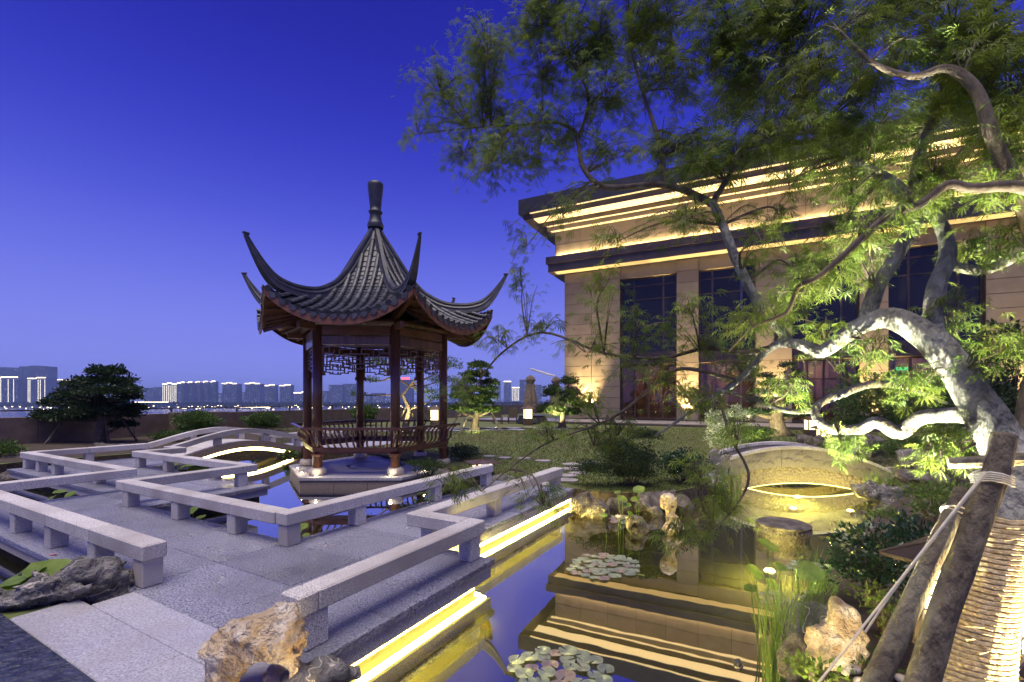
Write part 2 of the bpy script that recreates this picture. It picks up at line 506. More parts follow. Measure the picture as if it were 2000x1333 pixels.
for a in (14.42, 15.82):
    curved(a, .16, -.20, .0).build('side_beam', GRANITE_TAN, br)
    for k in range(3):
        b0, b1 = B0 + (B1 - B0) * k / 3, B0 + (B1 - B0) * (k + 1) / 3
        curved(a, BW, T - BH, T, 7, b0 + .002, b1 - .002).build('beam', GRANITE, br)
    for t in (.30, .68, .97):
        b = B0 + (B1 - B0) * t; z = arch(b)
        MB().cbox(ab(a, b, z + (T - BH) / 2), .165, .18, T - BH, U1V, U2V, ch=.008).build('post', GRANITE, br)
curved(14.46, .03, -.30, -.205, 16, B0 + .4, B1 - .25).build('led_strip', LEDB, br)
# paved landing beyond the bridge
land = bpy.data.objects.new('landing_path', None); col.objects.link(land); tag(land, kind='structure'); LOC[land.name] = Vector((0, 0, 0))
for i in range(4):
    for j in range(4):
        MB().cbox(ab(12.3 + i * .9 + .45, 10.4 + j * .9 + .45, -.01), .89, .89, .05, U1V, U2V, ch=.006).build('paving_slab', SLAB, land)
# bench-like rail continuing past the bridge
rail('stone_bench', [(15.82, 10.36, 15.82, 13.2, [.25, .75])], 'low straight granite rail past the far end of the arched footbridge', None)
rail('stone_bench', [(14.9, 11.4, 14.9, 12.7, [.2, .8])], 'short granite bench on the paved landing behind the arched footbridge', None)

# ------------------------------------------------------------------ roof-edge parapet
PR = [Vector((U2[0], U2[1], 0)), Vector((U2[1], -U2[0], 0))]   # along, inward
def parp(t, o, z):
    p = PO + t * U2
    v = Vector((p[0], p[1], z)) + PR[1] * o
    return v
pw = empty('parapet_wall', parp(20, 0, 0), 'long brown stone parapet with a thin metal handrail at the roof edge', 'wall')
t = -14.0
while t < 74:
    MB().cbox(parp(t + 1.5, 0, .49), 2.985, .28, 1.0, PR[0], PR[1], ch=.01).build('stone_panel', PARAPET, pw)
    MB().box(parp(t + 1.5, -.05, 1.10), .07, .05, .24, PR[0], PR[1]).build('rail_post', METAL, pw)
    t += 3.0
MB().box(parp(30, -.05, 1.235), 90, .09, .05, PR[0], PR[1]).build('handrail', METAL, pw)
MB().cbox(parp(6.3, .75, .52), 2.0, 1.3, 1.06, PR[0], PR[1], ch=.012).build('stone_pier', PARAPET, label='square brown stone pier in front of the parapet by the cloud pruned tree', cat='pier')

# ------------------------------------------------------------------ stone-clad building
BC = Vector((4.1, 36.0, 0)); BT = Vector((.894, -.447, 0)).normalized(); BN = Vector((-.447, -.894, 0)).normalized()
def fa(t, o, z): return BC + BT * t + BN * o + Vector((0, 0, z))
bd = empty('stone_building', fa(14, -4, 0), 'large stone clad building with warm lit cornices and tall dark windows', 'building')
LB = 34.0
def band(name, o, z0, z1, mat, tl=None, depth=None):
    tl = -o if tl is None else tl
    d = depth or (o + 5)
    return MB().box(fa((tl + LB) / 2, o - d / 2, (z0 + z1) / 2), LB - tl, d, z1 - z0, BT, BN).build(name, mat, bd)
# upper mass
band('upper_wall', .56, 12.55, 14.6, CORN)
band('roof_fascia', 2.7, 15.55, 16.65, ROOFM)
band('fascia_step', 2.40, 15.18, 15.546, CORN)
band('fascia_step', 1.30, 14.86, 15.176, CORN)
band('fascia_step', 1.02, 14.55, 14.856, CLAD)
band('lower_cornice', 1.12, 12.02, 12.545, CORN)
band('lower_cornice', .98, 11.4, 12.016, CORN)
t = -.56
while t < 30:
    for z0, z1 in ((12.56, 13.55), (13.57, 14.53)):
        MB().box(fa(t + 1.03, .585, (z0 + z1) / 2), 2.03, .05, z1 - z0 - .02, BT, BN).build('cladding_panel', CLAD, bd)
    t += 2.06
SOFT2 = material('dim_painted_glow_soffit', (.6, .45, .26), rough=.6, emit=(1.0, .64, .24), estr=.42)  # faint glow in place of the uplights' wash on the lower soffit
# cove lights standing on the ledges (they wash the wall above) and glowing panels added for the lit undersides of the eaves
MB().box(fa(15, .74, 12.575), 30.6, .06, .05, BT, BN).build('cove_light', COVE, bd)
MB().box(fa(15, 1.865, 15.168), 33.2, .98, .02, BT, BN).build('soffit_glow', SOFT, bd)
MB().box(fa(15, 1.16, 14.848), 32.0, .22, .012, BT, BN).build('soffit_glow', SOFT, bd)
MB().box(fa(15, .80, 14.542), 31.6, .30, .012, BT, BN).build('soffit_glow', SOFT, bd)
MB().box(fa(15, 2.55, 15.538), 33.6, .20, .012, BT, BN).build('soffit_glow', SOFT, bd)
MB().box(fa(15, .52, 11.392), 31.0, .80, .012, BT, BN).build('soffit_glow', SOFT2, bd)
# lower wall: plain left bay, then window bays between pilasters
wins = [(4.35, 8.3), (9.75, 13.2), (15.25, 18.7), (20.1, 24.3)]
edges = [0.0] + [x for w_ in wins for x in w_] + [LB]
for i in range(0, len(edges), 2):
    t0, t1 = edges[i], edges[i + 1]
    MB().box(fa((t0 + t1) / 2, -.3, 5.7), t1 - t0, .5, 11.4, BT, BN).build('pilaster', CORN, bd)
    wd = t1 - t0
    cols = max(1, round(wd / 2.1))
    for c in range(cols):
        c0, c1 = t0 + wd * c / cols, t0 + wd * (c + 1) / cols
        z = .15
        while z < 11.3:
            z1 = min(z + .80, 11.38)
            MB().box(fa((c0 + c1) / 2, -.02, (z + z1) / 2), c1 - c0 - .035, .08, z1 - z - .03, BT, BN).build('cladding_panel', CLAD, bd)
            z = z1
GLASS = material('dark_window_glass', (.012, .014, .022), (.018, .018, .024), 1, rough=.05, spec=.35)
CLEAR = bpy.data.materials.new('door_glass'); CLEAR.use_nodes = True
nn, ll = CLEAR.node_tree.nodes, CLEAR.node_tree.links
nn.remove(nn['Principled BSDF'])
a_ = nn.new('ShaderNodeBsdfTransparent'); a_.inputs[0].default_value = (.75, .72, .70, 1)
b_ = nn.new('ShaderNodeBsdfGlossy'); b_.inputs['Roughness'].default_value = .03
f_ = nn.new('ShaderNodeFresnel'); f_.inputs['IOR'].default_value = 1.6
x_ = nn.new('ShaderNodeMixShader')
ll.new(f_.outputs[0], x_.inputs[0]); ll.new(a_.outputs[0], x_.inputs[1]); ll.new(b_.outputs[0], x_.inputs[2]); ll.new(x_.outputs[0], nn['Material Output'].inputs[0])
INNER = material('red_wood_interior', (.09, .034, .018), (.14, .06, .03), 2, rough=.5)
for k, (t0, t1) in enumerate(wins):
    wd = t1 - t0; tm = (t0 + t1) / 2
    MB().box(fa(tm, -.28, 10.95), wd, .45, .9, BT, BN).build('lintel', CLAD, bd)
    wf = MB()
    for x in (t0 + .05, t0 + wd * .24, t0 + wd * .76, t1 - .05): wf.box(fa(x, -.42, 7.75), .09, .14, 5.5, BT, BN)
    for z in (5.04, 6.3, 8.9, 9.9, 10.47): wf.box(fa(tm, -.425, z), wd - .01, .11, .08, BT, BN)
    fr_ = wf.build('window', MULL, bd)
    for x0, x1 in ((0, .24), (.24, .76), (.76, 1)):
        for z0, z1 in ((5.08, 6.26), (6.34, 8.86), (8.94, 9.86), (9.94, 10.43)):
            MB().box(fa(t0 + wd * (x0 + x1) / 2, -.45 - random.uniform(0, .004), (z0 + z1) / 2), wd * (x1 - x0) - .1, .02, z1 - z0, BT, BN).build('pane', GLASS, fr_)
    MB().box(fa(tm, -.36, 4.65), wd, .5, .7, BT, BN).build('spandrel', MULL, bd)
    MB().box(fa(tm, .25, 4.18), wd - .3, 1.0, .16, BT, BN).build('canopy', MULL, bd)
    df = MB()
    for x in (t0 + .06, t0 + wd * .25, t0 + wd * .5, t0 + wd * .75, t1 - .06): df.box(fa(x, -.42, 2.12), .10, .14, 4.0, BT, BN)
    for z in (.17, 2.9, 4.05): df.box(fa(tm, -.425, z), wd - .01, .11, .09, BT, BN)
    dfo = df.build('glazed_door', MULL, bd)
    for q in range(4):
        for z0, z1 in ((.22, 2.85), (2.95, 4.0)):
            MB().box(fa(t0 + wd * (q + .5) / 4, -.45, (z0 + z1) / 2), wd / 4 - .11, .02, z1 - z0, BT, BN).build('pane', CLEAR, dfo)
    rm = MB()
    rm.box(fa(tm, -4.0, 2.2), wd + 1, .1, 4.4, BT, BN); rm.box(fa(tm, -2.3, .08), wd + 1, 3.4, .06, BT, BN); rm.box(fa(tm, -2.3, 4.34), wd + 1, 3.4, .06, BT, BN)
    for x in (t0 - .45, t1 + .45): rm.box(fa(x, -2.3, 2.2), .06, 3.3, 4.1, BT, BN)
    for q in range(5): rm.box(fa(t0 + wd * (q + .5) / 5, -3.8, 2.2), .12, .2, 4.2, BT, BN)
    rm.build('interior', INNER, bd)
    bulb = MB().box(fa(tm, -2.2, 4.27), .9, .3, .04, BT, BN).build('ceiling_lamp', COVE, bd)
# green exit sign behind the last window
SIGN = material('green_sign', (.0, .3, .1), rough=.5, emit=(.05, 1.0, .35), estr=1.6)
MB().box(fa(20.95, -.9, 3.45), .55, .05, .2, BT, BN).build('exit_sign', SIGN, bd)
# wall washers at the foot of the pilasters
UPW = bpy.data.lights.new('pilaster_uplight', 'SPOT')
UPW.energy = 8000; UPW.color = (1.0, .72, .34); UPW.spot_size = R(62); UPW.spot_blend = .9; UPW.shadow_soft_size = .08
for i, t in enumerate((1.9, 9.03, 14.3, 19.4, 26.5)):
    th = empty('wall_uplight', fa(t, .5, .12), 'small black uplight at the foot of ' + ['the plain wall at the building corner', 'the first pilaster from the building corner', 'the second pilaster from the building corner', 'the third pilaster from the building corner', 'the wall past the green sign'][i], 'uplight')
    MB().lathe(fa(t, .5, .12), [(.09, 0), (.09, .1), (.075, .1), (.075, .08)], 12).build('housing', BLACKM, th)
    MB().lathe(fa(t, .5, .205), [(.07, 0), (.07, .008)], 12).build('lens', SPOTM, th)
    lo = bpy.data.objects.new('beam', UPW); col.objects.link(lo); lo.parent = th
    lo.location = (0, 0, .25)
    lo.rotation_euler = (Vector((0, 0, 1)) * 1.0 - BN * .22).to_track_quat('-Z', 'Y').to_euler()
# terrace in front of the building
ter = bpy.data.objects.new('terrace_paving', None); col.objects.link(ter); tag(ter, kind='structure'); LOC[ter.name] = Vector((0, 0, 0))
MB().box(fa(16, 2.3, .04), 44, 5.0, .10, BT, BN).build('paving_bed', PAVE, ter)
MB().cbox(fa(16, 5.0, .07), 44, .38, .16, BT, BN, ch=.02).build('kerb', CORN, ter)
t = -5.0
while t < 32:
    for r_ in range(4):
        MB().box(fa(t + .6, .9 + r_ * 1.1, .105), 1.19, 1.09, .02, BT, BN).build('paving_slab', PAVE, ter)
    t += 1.2
# pale path crossing the lawn to the far corner
for i in range(9):
    c = ground(1085 - i * 40, 837 + i * .4, .012)
    MB().cbox(c, 1.75, 1.9, .04, BT, BN, ch=.01).build('paving_slab', SLAB, ter)
# ------------------------------------------------------------------ hexagonal pavilion
PC = Vector((-3.59, 12.12, 0)); PTH = R(-119.3); PF = -.06
def hexv(k, r, z): 
    a = PTH + k * math.pi / 3
    return PC + Vector((r * math.cos(a), r * math.sin(a), z))
pl = empty('pavilion_plinth', PC + Vector((0, 0, -.7)), 'hexagonal granite plinth standing in the pond under the wooden pavilion', 'plinth')
pr = 2.26
for k in range(6):
    # border coping of the plinth, one piece for each side, and a face slab below it
    o0, o1, i1, i0 = hexv(k, pr, 0), hexv(k + 1, pr, 0), hexv(k + 1, pr - .36, 0), hexv(k, pr - .36, 0)
    MB().prism([(p.x, p.y) for p in (o0, o1, i1, i0)], PF - .06, PF).build('coping', GRANITE, pl)
    f0, f1, g1, g0 = hexv(k, pr - .03, 0), hexv(k + 1, pr - .03, 0), hexv(k + 1, pr - .2, 0), hexv(k, pr - .2, 0)
    for q in range(3):
        a0, a1 = f0.lerp(f1, q / 3 + .002), f0.lerp(f1, (q + 1) / 3 - .002)
        c0, c1 = g0.lerp(g1, q / 3 + .002), g0.lerp(g1, (q + 1) / 3 - .002)
        MB().prism([(p.x, p.y) for p in (a0, a1, c1, c0)], -.70, PF - .064).build('face_slab', GRANITE_TAN, pl)
inner = [hexv(k, pr - .364, 0) for k in range(6)]
for k in range(6):
    p, q = inner[k], inner[(k + 1) % 6]
    m_ = PC.lerp(p, .42); n_ = PC.lerp(q, .42)
    MB().prism([(v.x, v.y) for v in (p.lerp(PC, .002), q.lerp(PC, .002), n_, m_)], PF - .08, PF - .006).build('floor_slab', SLAB, pl)
MB().lathe(PC + Vector((0, 0, PF - .08)), [(.64, 0), (.64, .074), (.60, .078), (.0, .078)], 32, False).build('floor_roundel', SLAB, pl)
# small recessed spots on the plinth corners
SP = bpy.data.lights.new('plinth_spot', 'POINT'); SP.energy = 1.6; SP.color = (1, .8, .5); SP.shadow_soft_size = .03
for k, fr_ in ((0, .12), (0, .9), (5, .75), (5, .35), (1, .4), (3, .5)):
    p = hexv(k, pr - .14, PF).lerp(hexv(k + 1, pr - .14, PF), fr_)
    th = empty('floor_spot', p, 'tiny glowing spot light set on the pavilion plinth edge', 'spot light', 'spot lights on the plinth edge')
    MB().lathe(p, [(.035, 0), (.035, .02), (.028, .022)], 12).build('housing', BLACKM, th)
    MB().lathe(p + Vector((0, 0, .0225)), [(.024, 0), (.018, .01)], 12).build('lens', SPOTM, th)
    lo = bpy.data.objects.new('glow', SP); col.objects.link(lo); lo.parent = th; lo.location = (0, 0, .10)

pv = empty('pavilion', PC + Vector((0, 0, PF)), 'dark wooden hexagonal pavilion with upswept slate tile roof', 'pavilion')
RC = 1.78
for k in range(6):
    b = hexv(k, RC, PF)
    cl = MB().lathe(b, [(.108, .17), (.108, 3.55)], 20).build('column', WOOD, pv, smooth=True)
    MB().lathe(b, [(.15, .001), (.185, .03), (.188, .10), (.172, .15), (.13, .172)], 24).build('column_base', STONEW, cl, smooth=True)
    # octagonal collar under the seat
    MB().lathe(b, [(.13, .43), (.15, .46), (.15, .49)], 8).build('collar', WOOD_L, cl)
def side(k):
    p, q = hexv(k, RC, 0), hexv(k + 1, RC, 0)
    d = (q - p).normalized(); nrm = Vector((d.y, -d.x, 0))
    return p, q, d, nrm, (q - p).length
for k in range(6):
    p, q, d, nrm, L = side(k)
    mid = (p + q) / 2
    in_ = L - .22
    up = Vector((0, 0, 1))
    MB().cbox(mid + up * 3.25, in_, .10, .20, d, nrm, ch=.01).build('lintel', WOOD_L, pv)
    MB().cbox(mid + up * 3.02, in_, .13, .215, d, nrm, ch=.012).build('lintel', WOOD, pv)
    # fretwork frieze under the lintel
    ft = MB(); zt, zb = 2.885, 2.37
    h0 = -in_ / 2 + .03; W_ = in_ - .06
    def bar(x0, z0, x1, z1, w=.028):
        c = mid + d * ((x0 + x1) / 2) + up * ((z0 + z1) / 2)
        ft.box(c, abs(x1 - x0) + w, .03, abs(z1 - z0) + w, d, nrm)
    fw = .030
    def fx(u): return h0 + W_ * u
    H_ = zt - zb
    def fz(v): return zt - H_ * v
    def seg(u0, v0, u1, v1): bar(fx(u0), fz(v0), fx(u1), fz(v1))
    seg(0, 0, 1, 0)
    for s_ in (0, 1):
        g = (lambda u: u) if s_ == 0 else (lambda u: 1 - u)
        for u0, v0, u1, v1 in [(0, 0, 0, .82), (0, .82, .20, .82), (.20, .82, .20, .92), (.20, .92, .38, .92), (.38, .92, .38, 1.0), (.38, 1.0, .5, 1.0),
                               (.09, 0, .09, .30), (.0, .30, .16, .30), (.16, .16, .16, .62), (.05, .45, .05, .82), (.05, .45, .24, .45), (.24, .12, .24, .45),
                               (.24, .12, .42, .12), (.42, .12, .42, .34), (.31, .34, .5, .34), (.31, .34, .31, .58), (.16, .62, .38, .62), (.38, .48, .38, .78),
                               (.29, .78, .5, .78), (.29, .62, .29, .92), (.10, .62, .10, .82), (.33, 0, .33, .12), (.5, 0, .5, .16), (.44, .58, .5, .58), (.44, .48, .44, .78), (.44, .90, .44, 1.0)]:
            seg(g(u0), v0, g(u1), v1)
    ft.build('lattice_frieze', WOOD, pv)
    for s_ in (-1, 1):   # stepped bracket beside each column
        br_ = MB()
        x = s_ * (in_ / 2 + .004)
        br_.box(mid + d * (x - s_ * .018) + up * 2.56, .036, .04, .66, d, nrm).box(mid + d * (x - s_ * .036) + up * 2.27, .072, .038, .10, d, nrm)
        br_.build('bracket', WOOD_L, pv)
    # eave purlin and beam ends above the columns
    MB().tube([p + nrm * .1 + up * 3.43, q + nrm * .1 + up * 3.43], .065, 10).build('purlin', WOOD, pv)
    rd = (p - PC).normalized()
    MB().cbox(p + rd * .26 + up * 3.33, .50, .11, .15, rd, Vector((-rd.y, rd.x, 0)), ch=.012).build('beam_end', WOOD_L, pv)
# leaning bench rail on five sides (the sixth side, towards the lawn, is the entry)
ENTRY = 2
for k in range(6):
    if k == ENTRY: continue
    p, q, d, nrm, L = side(k); up = Vector((0, 0, 1))
    def ring_pt(kk, r, z): return hexv(kk, r, z)
    s0, s1 = ring_pt(k, RC + .10, 0), ring_pt(k + 1, RC + .10, 0)
    t0, t1 = ring_pt(k, RC + .40, 0), ring_pt(k + 1, RC + .40, 0)
    i0, i1 = ring_pt(k, RC - .22, 0), ring_pt(k + 1, RC - .22, 0)
    # seat board, skirt and top rail
    MB().prism([(v.x, v.y) for v in (s0, s1, i1, i0)], .44, .485).build('seat', WOOD, pv)
    g0, g1 = ring_pt(k, RC + .13, 0), ring_pt(k + 1, RC + .13, 0)
    h0_, h1_ = ring_pt(k, RC + .06, 0), ring_pt(k + 1, RC + .06, 0)
    MB().prism([(v.x, v.y) for v in (g0, g1, h1_, h0_)], .486, .575).build('seat_rail', WOOD_L, pv)
    e0, e1 = ring_pt(k, RC + .45, 0), ring_pt(k + 1, RC + .45, 0)
    f0, f1 = ring_pt(k, RC + .36, 0), ring_pt(k + 1, RC + .36, 0)
    MB().prism([(v.x, v.y) for v in (e0, e1, f1, f0)], .985, 1.045).build('top_rail', WOOD, pv)
    nb_ = 13
    for j in range(nb_):
        u = (j + .5) / nb_
        a0 = ring_pt(k, RC + .095, .56).lerp(ring_pt(k + 1, RC + .095, .56), u)
        a1 = ring_pt(k, RC + .40, 1.0).lerp(ring_pt(k + 1, RC + .40, 1.0), u)
        path = []
        for s_ in range(9):
            v = s_ / 8
            c = a0.lerp(a1, v)
            bulge = math.sin(v * math.pi * 2) * .055
            path.append(c + nrm * bulge)
        rings = [[c - d * .018 - nrm * .02, c + d * .018 - nrm * .02, c + d * .018 + nrm * .02, c - d * .018 + nrm * .02] for c in path]
        MB().sweep(rings).build('baluster', WOOD_L, pv)

# ---- roof geometry: hip line zh(R), centre line zm(s)
HIP = [(0, 6.22), (.15, 5.98), (.56, 5.27), (.90, 4.72), (1.27, 4.30), (1.71, 4.05), (2.03, 3.97), (2.42, 3.94), (2.78, 3.95), (3.08, 4.02)]
MID = [(0, 6.22), (.13, 5.96), (.5, 5.20), (.8, 4.70), (1.1, 4.32), (1.5, 3.96), (2.0, 3.66), (2.64, 3.42), (2.75, 3.39)]
def itp(tab, x):
    xs, ys = [a for a, _ in tab], [b for _, b in tab]
    return float(np.interp(x, xs, ys))
def smooth_tab(tab):
    xs = np.linspace(tab[0][0], tab[-1][0], 60)
    ys = np.interp(xs, [a for a, _ in tab], [b for _, b in tab])
    for _ in range(6): ys[1:-1] = (ys[:-2] + 2 * ys[1:-1] + ys[2:]) / 4
    return list(zip(xs, ys))
HIP, MID = smooth_tab(HIP), smooth_tab(MID)
TAN30 = math.tan(R(30)); C30 = math.cos(R(30))
SE = 2.66
def roof_z(s, x):
    hw = max(s * TAN30, 1e-4)
    w = min(1.0, abs(x) / hw)
    zm, zh = itp(MID, s), itp(HIP, s / C30)
    return zm + (zh - zm) * w ** 2.4
def face_frame(k):
    a = PTH + (k + .5) * math.pi / 3
    n_ = Vector((math.cos(a), math.sin(a), 0)); d_ = Vector((-n_.y, n_.x, 0))
    return n_, d_
def rp(k, s, x, dz=0.0):
    n_, d_ = face_frame(k)
    return PC + n_ * s + d_ * x + Vector((0, 0, roof_z(s, x) + dz))
NROW = 15
cover_mb = MB()
prof = [(math.cos(a) , math.sin(a)) for a in np.linspace(0, math.pi, 7)]
for i, z in enumerate((0, 1)):
    r_ = .064 if z == 0 else .055
    for cx_, sy_ in prof: cover_mb.v.append((r_ * cx_, z, r_ * sy_ + .004))
for i in range(6): cover_mb.f.append((i, i + 7, i + 8, i + 1))
cover_mb.f.append(tuple(range(7))); cover_mb.f.append(tuple(range(7, 14))[::-1])
cover_me = cover_mb.mesh('cover_tile', TILE, (0, 0, 0))
disc_me = MB().tube([(0, -.012, .02), (0, .03, .02)], .064, 14).mesh('eave_disc', TILE, (0, 0, 0))
drip = MB()
drip.add([(-.085, 0, .02), (.085, 0, .02), (.075, -.01, -.055), (0, -.015, -.105), (-.075, -.01, -.055), (-.085, .02, .02), (.085, .02, .02), (.075, .01, -.055), (0, .005, -.105), (-.075, .01, -.055)],
         [(0, 4, 3, 2, 1), (5, 6, 7, 8, 9), (0, 1, 6, 5), (1, 2, 7, 6), (2, 3, 8, 7), (3, 4, 9, 8), (4, 0, 5, 9)])
drip_me = drip.mesh('drip_tile', TILE, (0, 0, 0))
FRONT = (0, 1, 5)
back_mb = MB()
for k in range(6):
    n_, d_ = face_frame(k)
    # stepped pan tiles as one sheet per face
    pm = MB(); ns = 30; nx = 16
    ss = np.linspace(.12, SE + .02, ns + 1)
    for i in range(ns):
        s0, s1 = ss[i], ss[i + 1]
        for j in range(nx):
            w0, w1 = -1 + 2 * j / nx, -1 + 2 * (j + 1) / nx
            q = [rp(k, s0, w0 * s0 * TAN30, -.016), rp(k, s0, w1 * s0 * TAN30, -.016), rp(k, s1, w1 * s1 * TAN30, .014), rp(k, s1, w0 * s1 * TAN30, .014)]
            q2 = [rp(k, s1, w0 * s1 * TAN30, -.016), rp(k, s1, w1 * s1 * TAN30, -.016)]
            pm.add(q + q2, [(0, 3, 2, 1), (3, 4, 5, 2)])
    pm.build('pan_tiles', TILE, pv, kind='stuff')
    we = SE * TAN30
    for r_ in range(NROW):
        x = -we + 2 * we * (r_ + .5) / NROW
        s_hip = abs(x) / TAN30 + .10
        s = SE
        first = True
        while s > s_hip + .05:
            s0 = max(s - .22, s_hip)
            lo_, hi_ = rp(k, s, x, .012), rp(k, s0, x, .012)
            y_ = hi_ - lo_; ln = y_.length; y_.normalize()
            zz = d_.cross(y_) * -1
            if zz.z < 0: zz = -zz
            xx = y_.cross(zz)
            Mx = frame(lo_, xx, y_ * (ln + .012), zz)
            if k in FRONT: put('cover_tile', cover_me, Mx, pv)
            else:
                vs = [Mx @ Vector(v) for v in cover_mb.v]
                back_mb.add(vs, cover_mb.f)
            if first:
                put('eave_disc', disc_me, frame(lo_ - y_ * .012, xx, y_, zz), pv)
                first = False
            s = s0
    for r_ in range(NROW - 1):
        x = -we + 2 * we * (r_ + 1) / NROW
        lo_, hi_ = rp(k, SE + .02, x, 0), rp(k, SE - .2, x, 0)
        y_ = Vector((-n_.x, -n_.y, 0)); zz = Vector((0, 0, 1))
        sl = (rp(k, SE, x + .1) - rp(k, SE, x - .1)).normalized()
        zz2 = sl.cross(y_); zz2 = zz2 if zz2.z > 0 else -zz2
        put('drip_tile', drip_me, frame(lo_, y_.cross(zz2), y_, zz2), pv)
    # soffit boards, rafters and the curved fascia
    sm = MB()
    for j in range(14):
        w0, w1 = -1 + 2 * j / 14, -1 + 2 * (j + 1) / 14
        for s0, s1 in ((1.4, 2.0), (2.0, SE - .04)):
            q = [rp(k, s0, w0 * s0 * TAN30, -.11), rp(k, s0, w1 * s0 * TAN30, -.11), rp(k, s1, w1 * s1 * TAN30, -.10), rp(k, s1, w0 * s1 * TAN30, -.10)]
            sm.add(q, [(0, 1, 2, 3)])
    sm.build('soffit', WOOD_L, pv)
    for j in range(13):
        w_ = -1 + 2 * (j + .5) / 13
        xo = w_ * (SE - .06) * TAN30; xi = xo * (.72 if abs(w_) > .3 else .95)
        pts = []
        for v in (0, .5, 1):
            s_ = 1.45 + (SE - .08 - 1.45) * v
            x_ = xi + (xo - xi) * v
            x_ = max(-s_ * TAN30, min(s_ * TAN30, x_))
            pts.append(rp(k, s_, x_, -.155))
        MB().tube(pts, .032, 6).build('rafter', WOOD, pv)
    fm_rings = []
    for j in range(21):
        w_ = -1 + 2 * j / 20
        x = w_ * (SE - .02) * TAN30
        c = rp(k, SE - .02, x)
        t_ = .15 + .04 * (1 - abs(w_))
        fm_rings.append([c + Vector((0, 0, -.03)), c + n_ * .03 + Vector((0, 0, -.03)), c + n_ * .03 + Vector((0, 0, -.03 - t_)), c + Vector((0, 0, -.03 - t_))])
    MB().sweep(fm_rings).build('fascia', WOOD_L, pv)
back_mb.build('cover_tile_rows', TILE, pv, kind='stuff')
# hip ridges ending in upswept horns
RP = [(.10, 6.24), (.25, 5.98), (.563, 5.5), (.906, 4.95), (1.274, 4.52), (1.71, 4.27), (2.03, 4.20), (2.42, 4.19), (2.776, 4.27), (2.98, 4.43), (3.13, 4.60), (3.28, 4.78), (3.41, 4.97)]
RPs = [np.interp(x, [a for a, _ in RP], [b for _, b in RP]) for x in np.linspace(.10, 3.41, 56)]
RXs = list(np.linspace(.10, 3.41, 56))
for _ in range(4): RPs = [RPs[0]] + [(RPs[i - 1] + 2 * RPs[i] + RPs[i + 1]) / 4 for i in range(1, 55)] + [RPs[-1]]
for k in range(6):
    a = PTH + k * math.pi / 3
    rd = Vector((math.cos(a), math.sin(a), 0)); sd = Vector((-rd.y, rd.x, 0))
    def ridge(i0, i1, name, wtop, parent):
        rings = []
        for i in range(i0, i1 + 1):
            r_, zt = RXs[i], RPs[i]
            t_ = Vector((RXs[min(i + 1, 55)] - RXs[max(i - 1, 0)], RPs[min(i + 1, 55)] - RPs[max(i - 1, 0)])).normalized()
            nx_, nz_ = -t_.y, t_.x          # normal in the r,z plane
            f_ = 1 - max(0, (r_ - 2.75)) / .66 * .72
            hgt = .27 * f_ ; w_ = wtop * f_
            def P(h, s): return PC + rd * (r_ - nx_ * h * -1 * -1 * 1.0 if False else r_ - nx_ * h) + Vector((0, 0, zt - nz_ * h)) + sd * s
            rings.append([P(0, -w_ * .45), P(0, w_ * .45), P(.05 * f_, w_ * .62), P(.09 * f_, w_ * .5), P(.13 * f_, w_ * .78), P(.18 * f_, w_ * .72), P(hgt, w_ * .95), P(hgt, -w_ * .95), P(.18 * f_, -w_ * .72), P(.13 * f_, -w_ * .78), P(.09 * f_, -w_ * .5), P(.05 * f_, -w_ * .62)])
        m = MB().sweep(rings)
        return m.build(name, TILE, parent)
    cuts = list(range(0, 46, 5))
    for c0, c1 in zip(cuts[:-1], cuts[1:]):
        ridge(c0, c1, 'ridge_tile', .10, pv)
    hn = ridge(45, 55, 'upturned_horn', .10, pv)
    tip = PC + rd * 3.41 + Vector((0, 0, 4.97))
    MB().cbox(tip + rd * .02, .13, .06, .045, rd, sd, ch=.008).build('horn_cap', TILE, hn)
    # underside hip beam reaching to the corner
    pts = [PC + rd * r_ + Vector((0, 0, z_)) for r_, z_ in ((1.5, 3.50), (2.2, 3.66), (2.75, 3.80), (3.02, 3.93))]
    rings = [[c - sd * .05 - Vector((0, 0, .075)), c + sd * .05 - Vector((0, 0, .075)), c + sd * .05 + Vector((0, 0, .075)), c - sd * .05 + Vector((0, 0, .075))] for c in pts]
    MB().sweep(rings).build('hip_beam', WOOD, pv)
fin = MB().lathe(PC, [(.20, 6.16), (.21, 6.24), (.19, 6.30), (.165, 6.34), (.15, 6.46), (.14, 6.52), (.175, 6.56), (.18, 6.60), (.14, 6.63), (.145, 6.72), (.175, 7.0), (.20, 7.26), (.20, 7.33), (.15, 7.37), (.0, 7.38)], 24, False)
fin.build('finial', TILE, pv, smooth=True)
# board ceiling closing the roof from inside
MB().prism([(hexv(k, 1.72, 0).x, hexv(k, 1.72, 0).y) for k in range(6)], 3.50, 3.54).build('ceiling', WOOD, pv)
# ------------------------------------------------------------------ foliage helpers
rng = np.random.default_rng(11)
def foliage_mat(name, c1, c2, scale=9, tr=.35, rough=.5, spec=.35):
    return material(name, c1, c2, scale, rough=rough, detail=3, lo=.3, hi=.7, translucent=tr, spec=spec)
PINE = foliage_mat('dark_evergreen_leaves', (.018, .036, .016), (.040, .075, .030))
BONSAI = foliage_mat('bonsai_leaves', (.030, .060, .016), (.075, .125, .030))
GREEN = foliage_mat('green_leaves', (.045, .090, .018), (.115, .19, .042))
LIME = foliage_mat('fresh_green_leaves', (.075, .13, .018), (.16, .23, .035))
MAPLE = foliage_mat('maple_leaves', (.075, .140, .020), (.20, .26, .04), 4, .48)
GLOSSY = foliage_mat('glossy_dark_leaves', (.016, .045, .018), (.035, .085, .032), 9, .15, .25, .6)
VARI = foliage_mat('variegated_leaves', (.10, .15, .07), (.42, .45, .30), 14, .3)
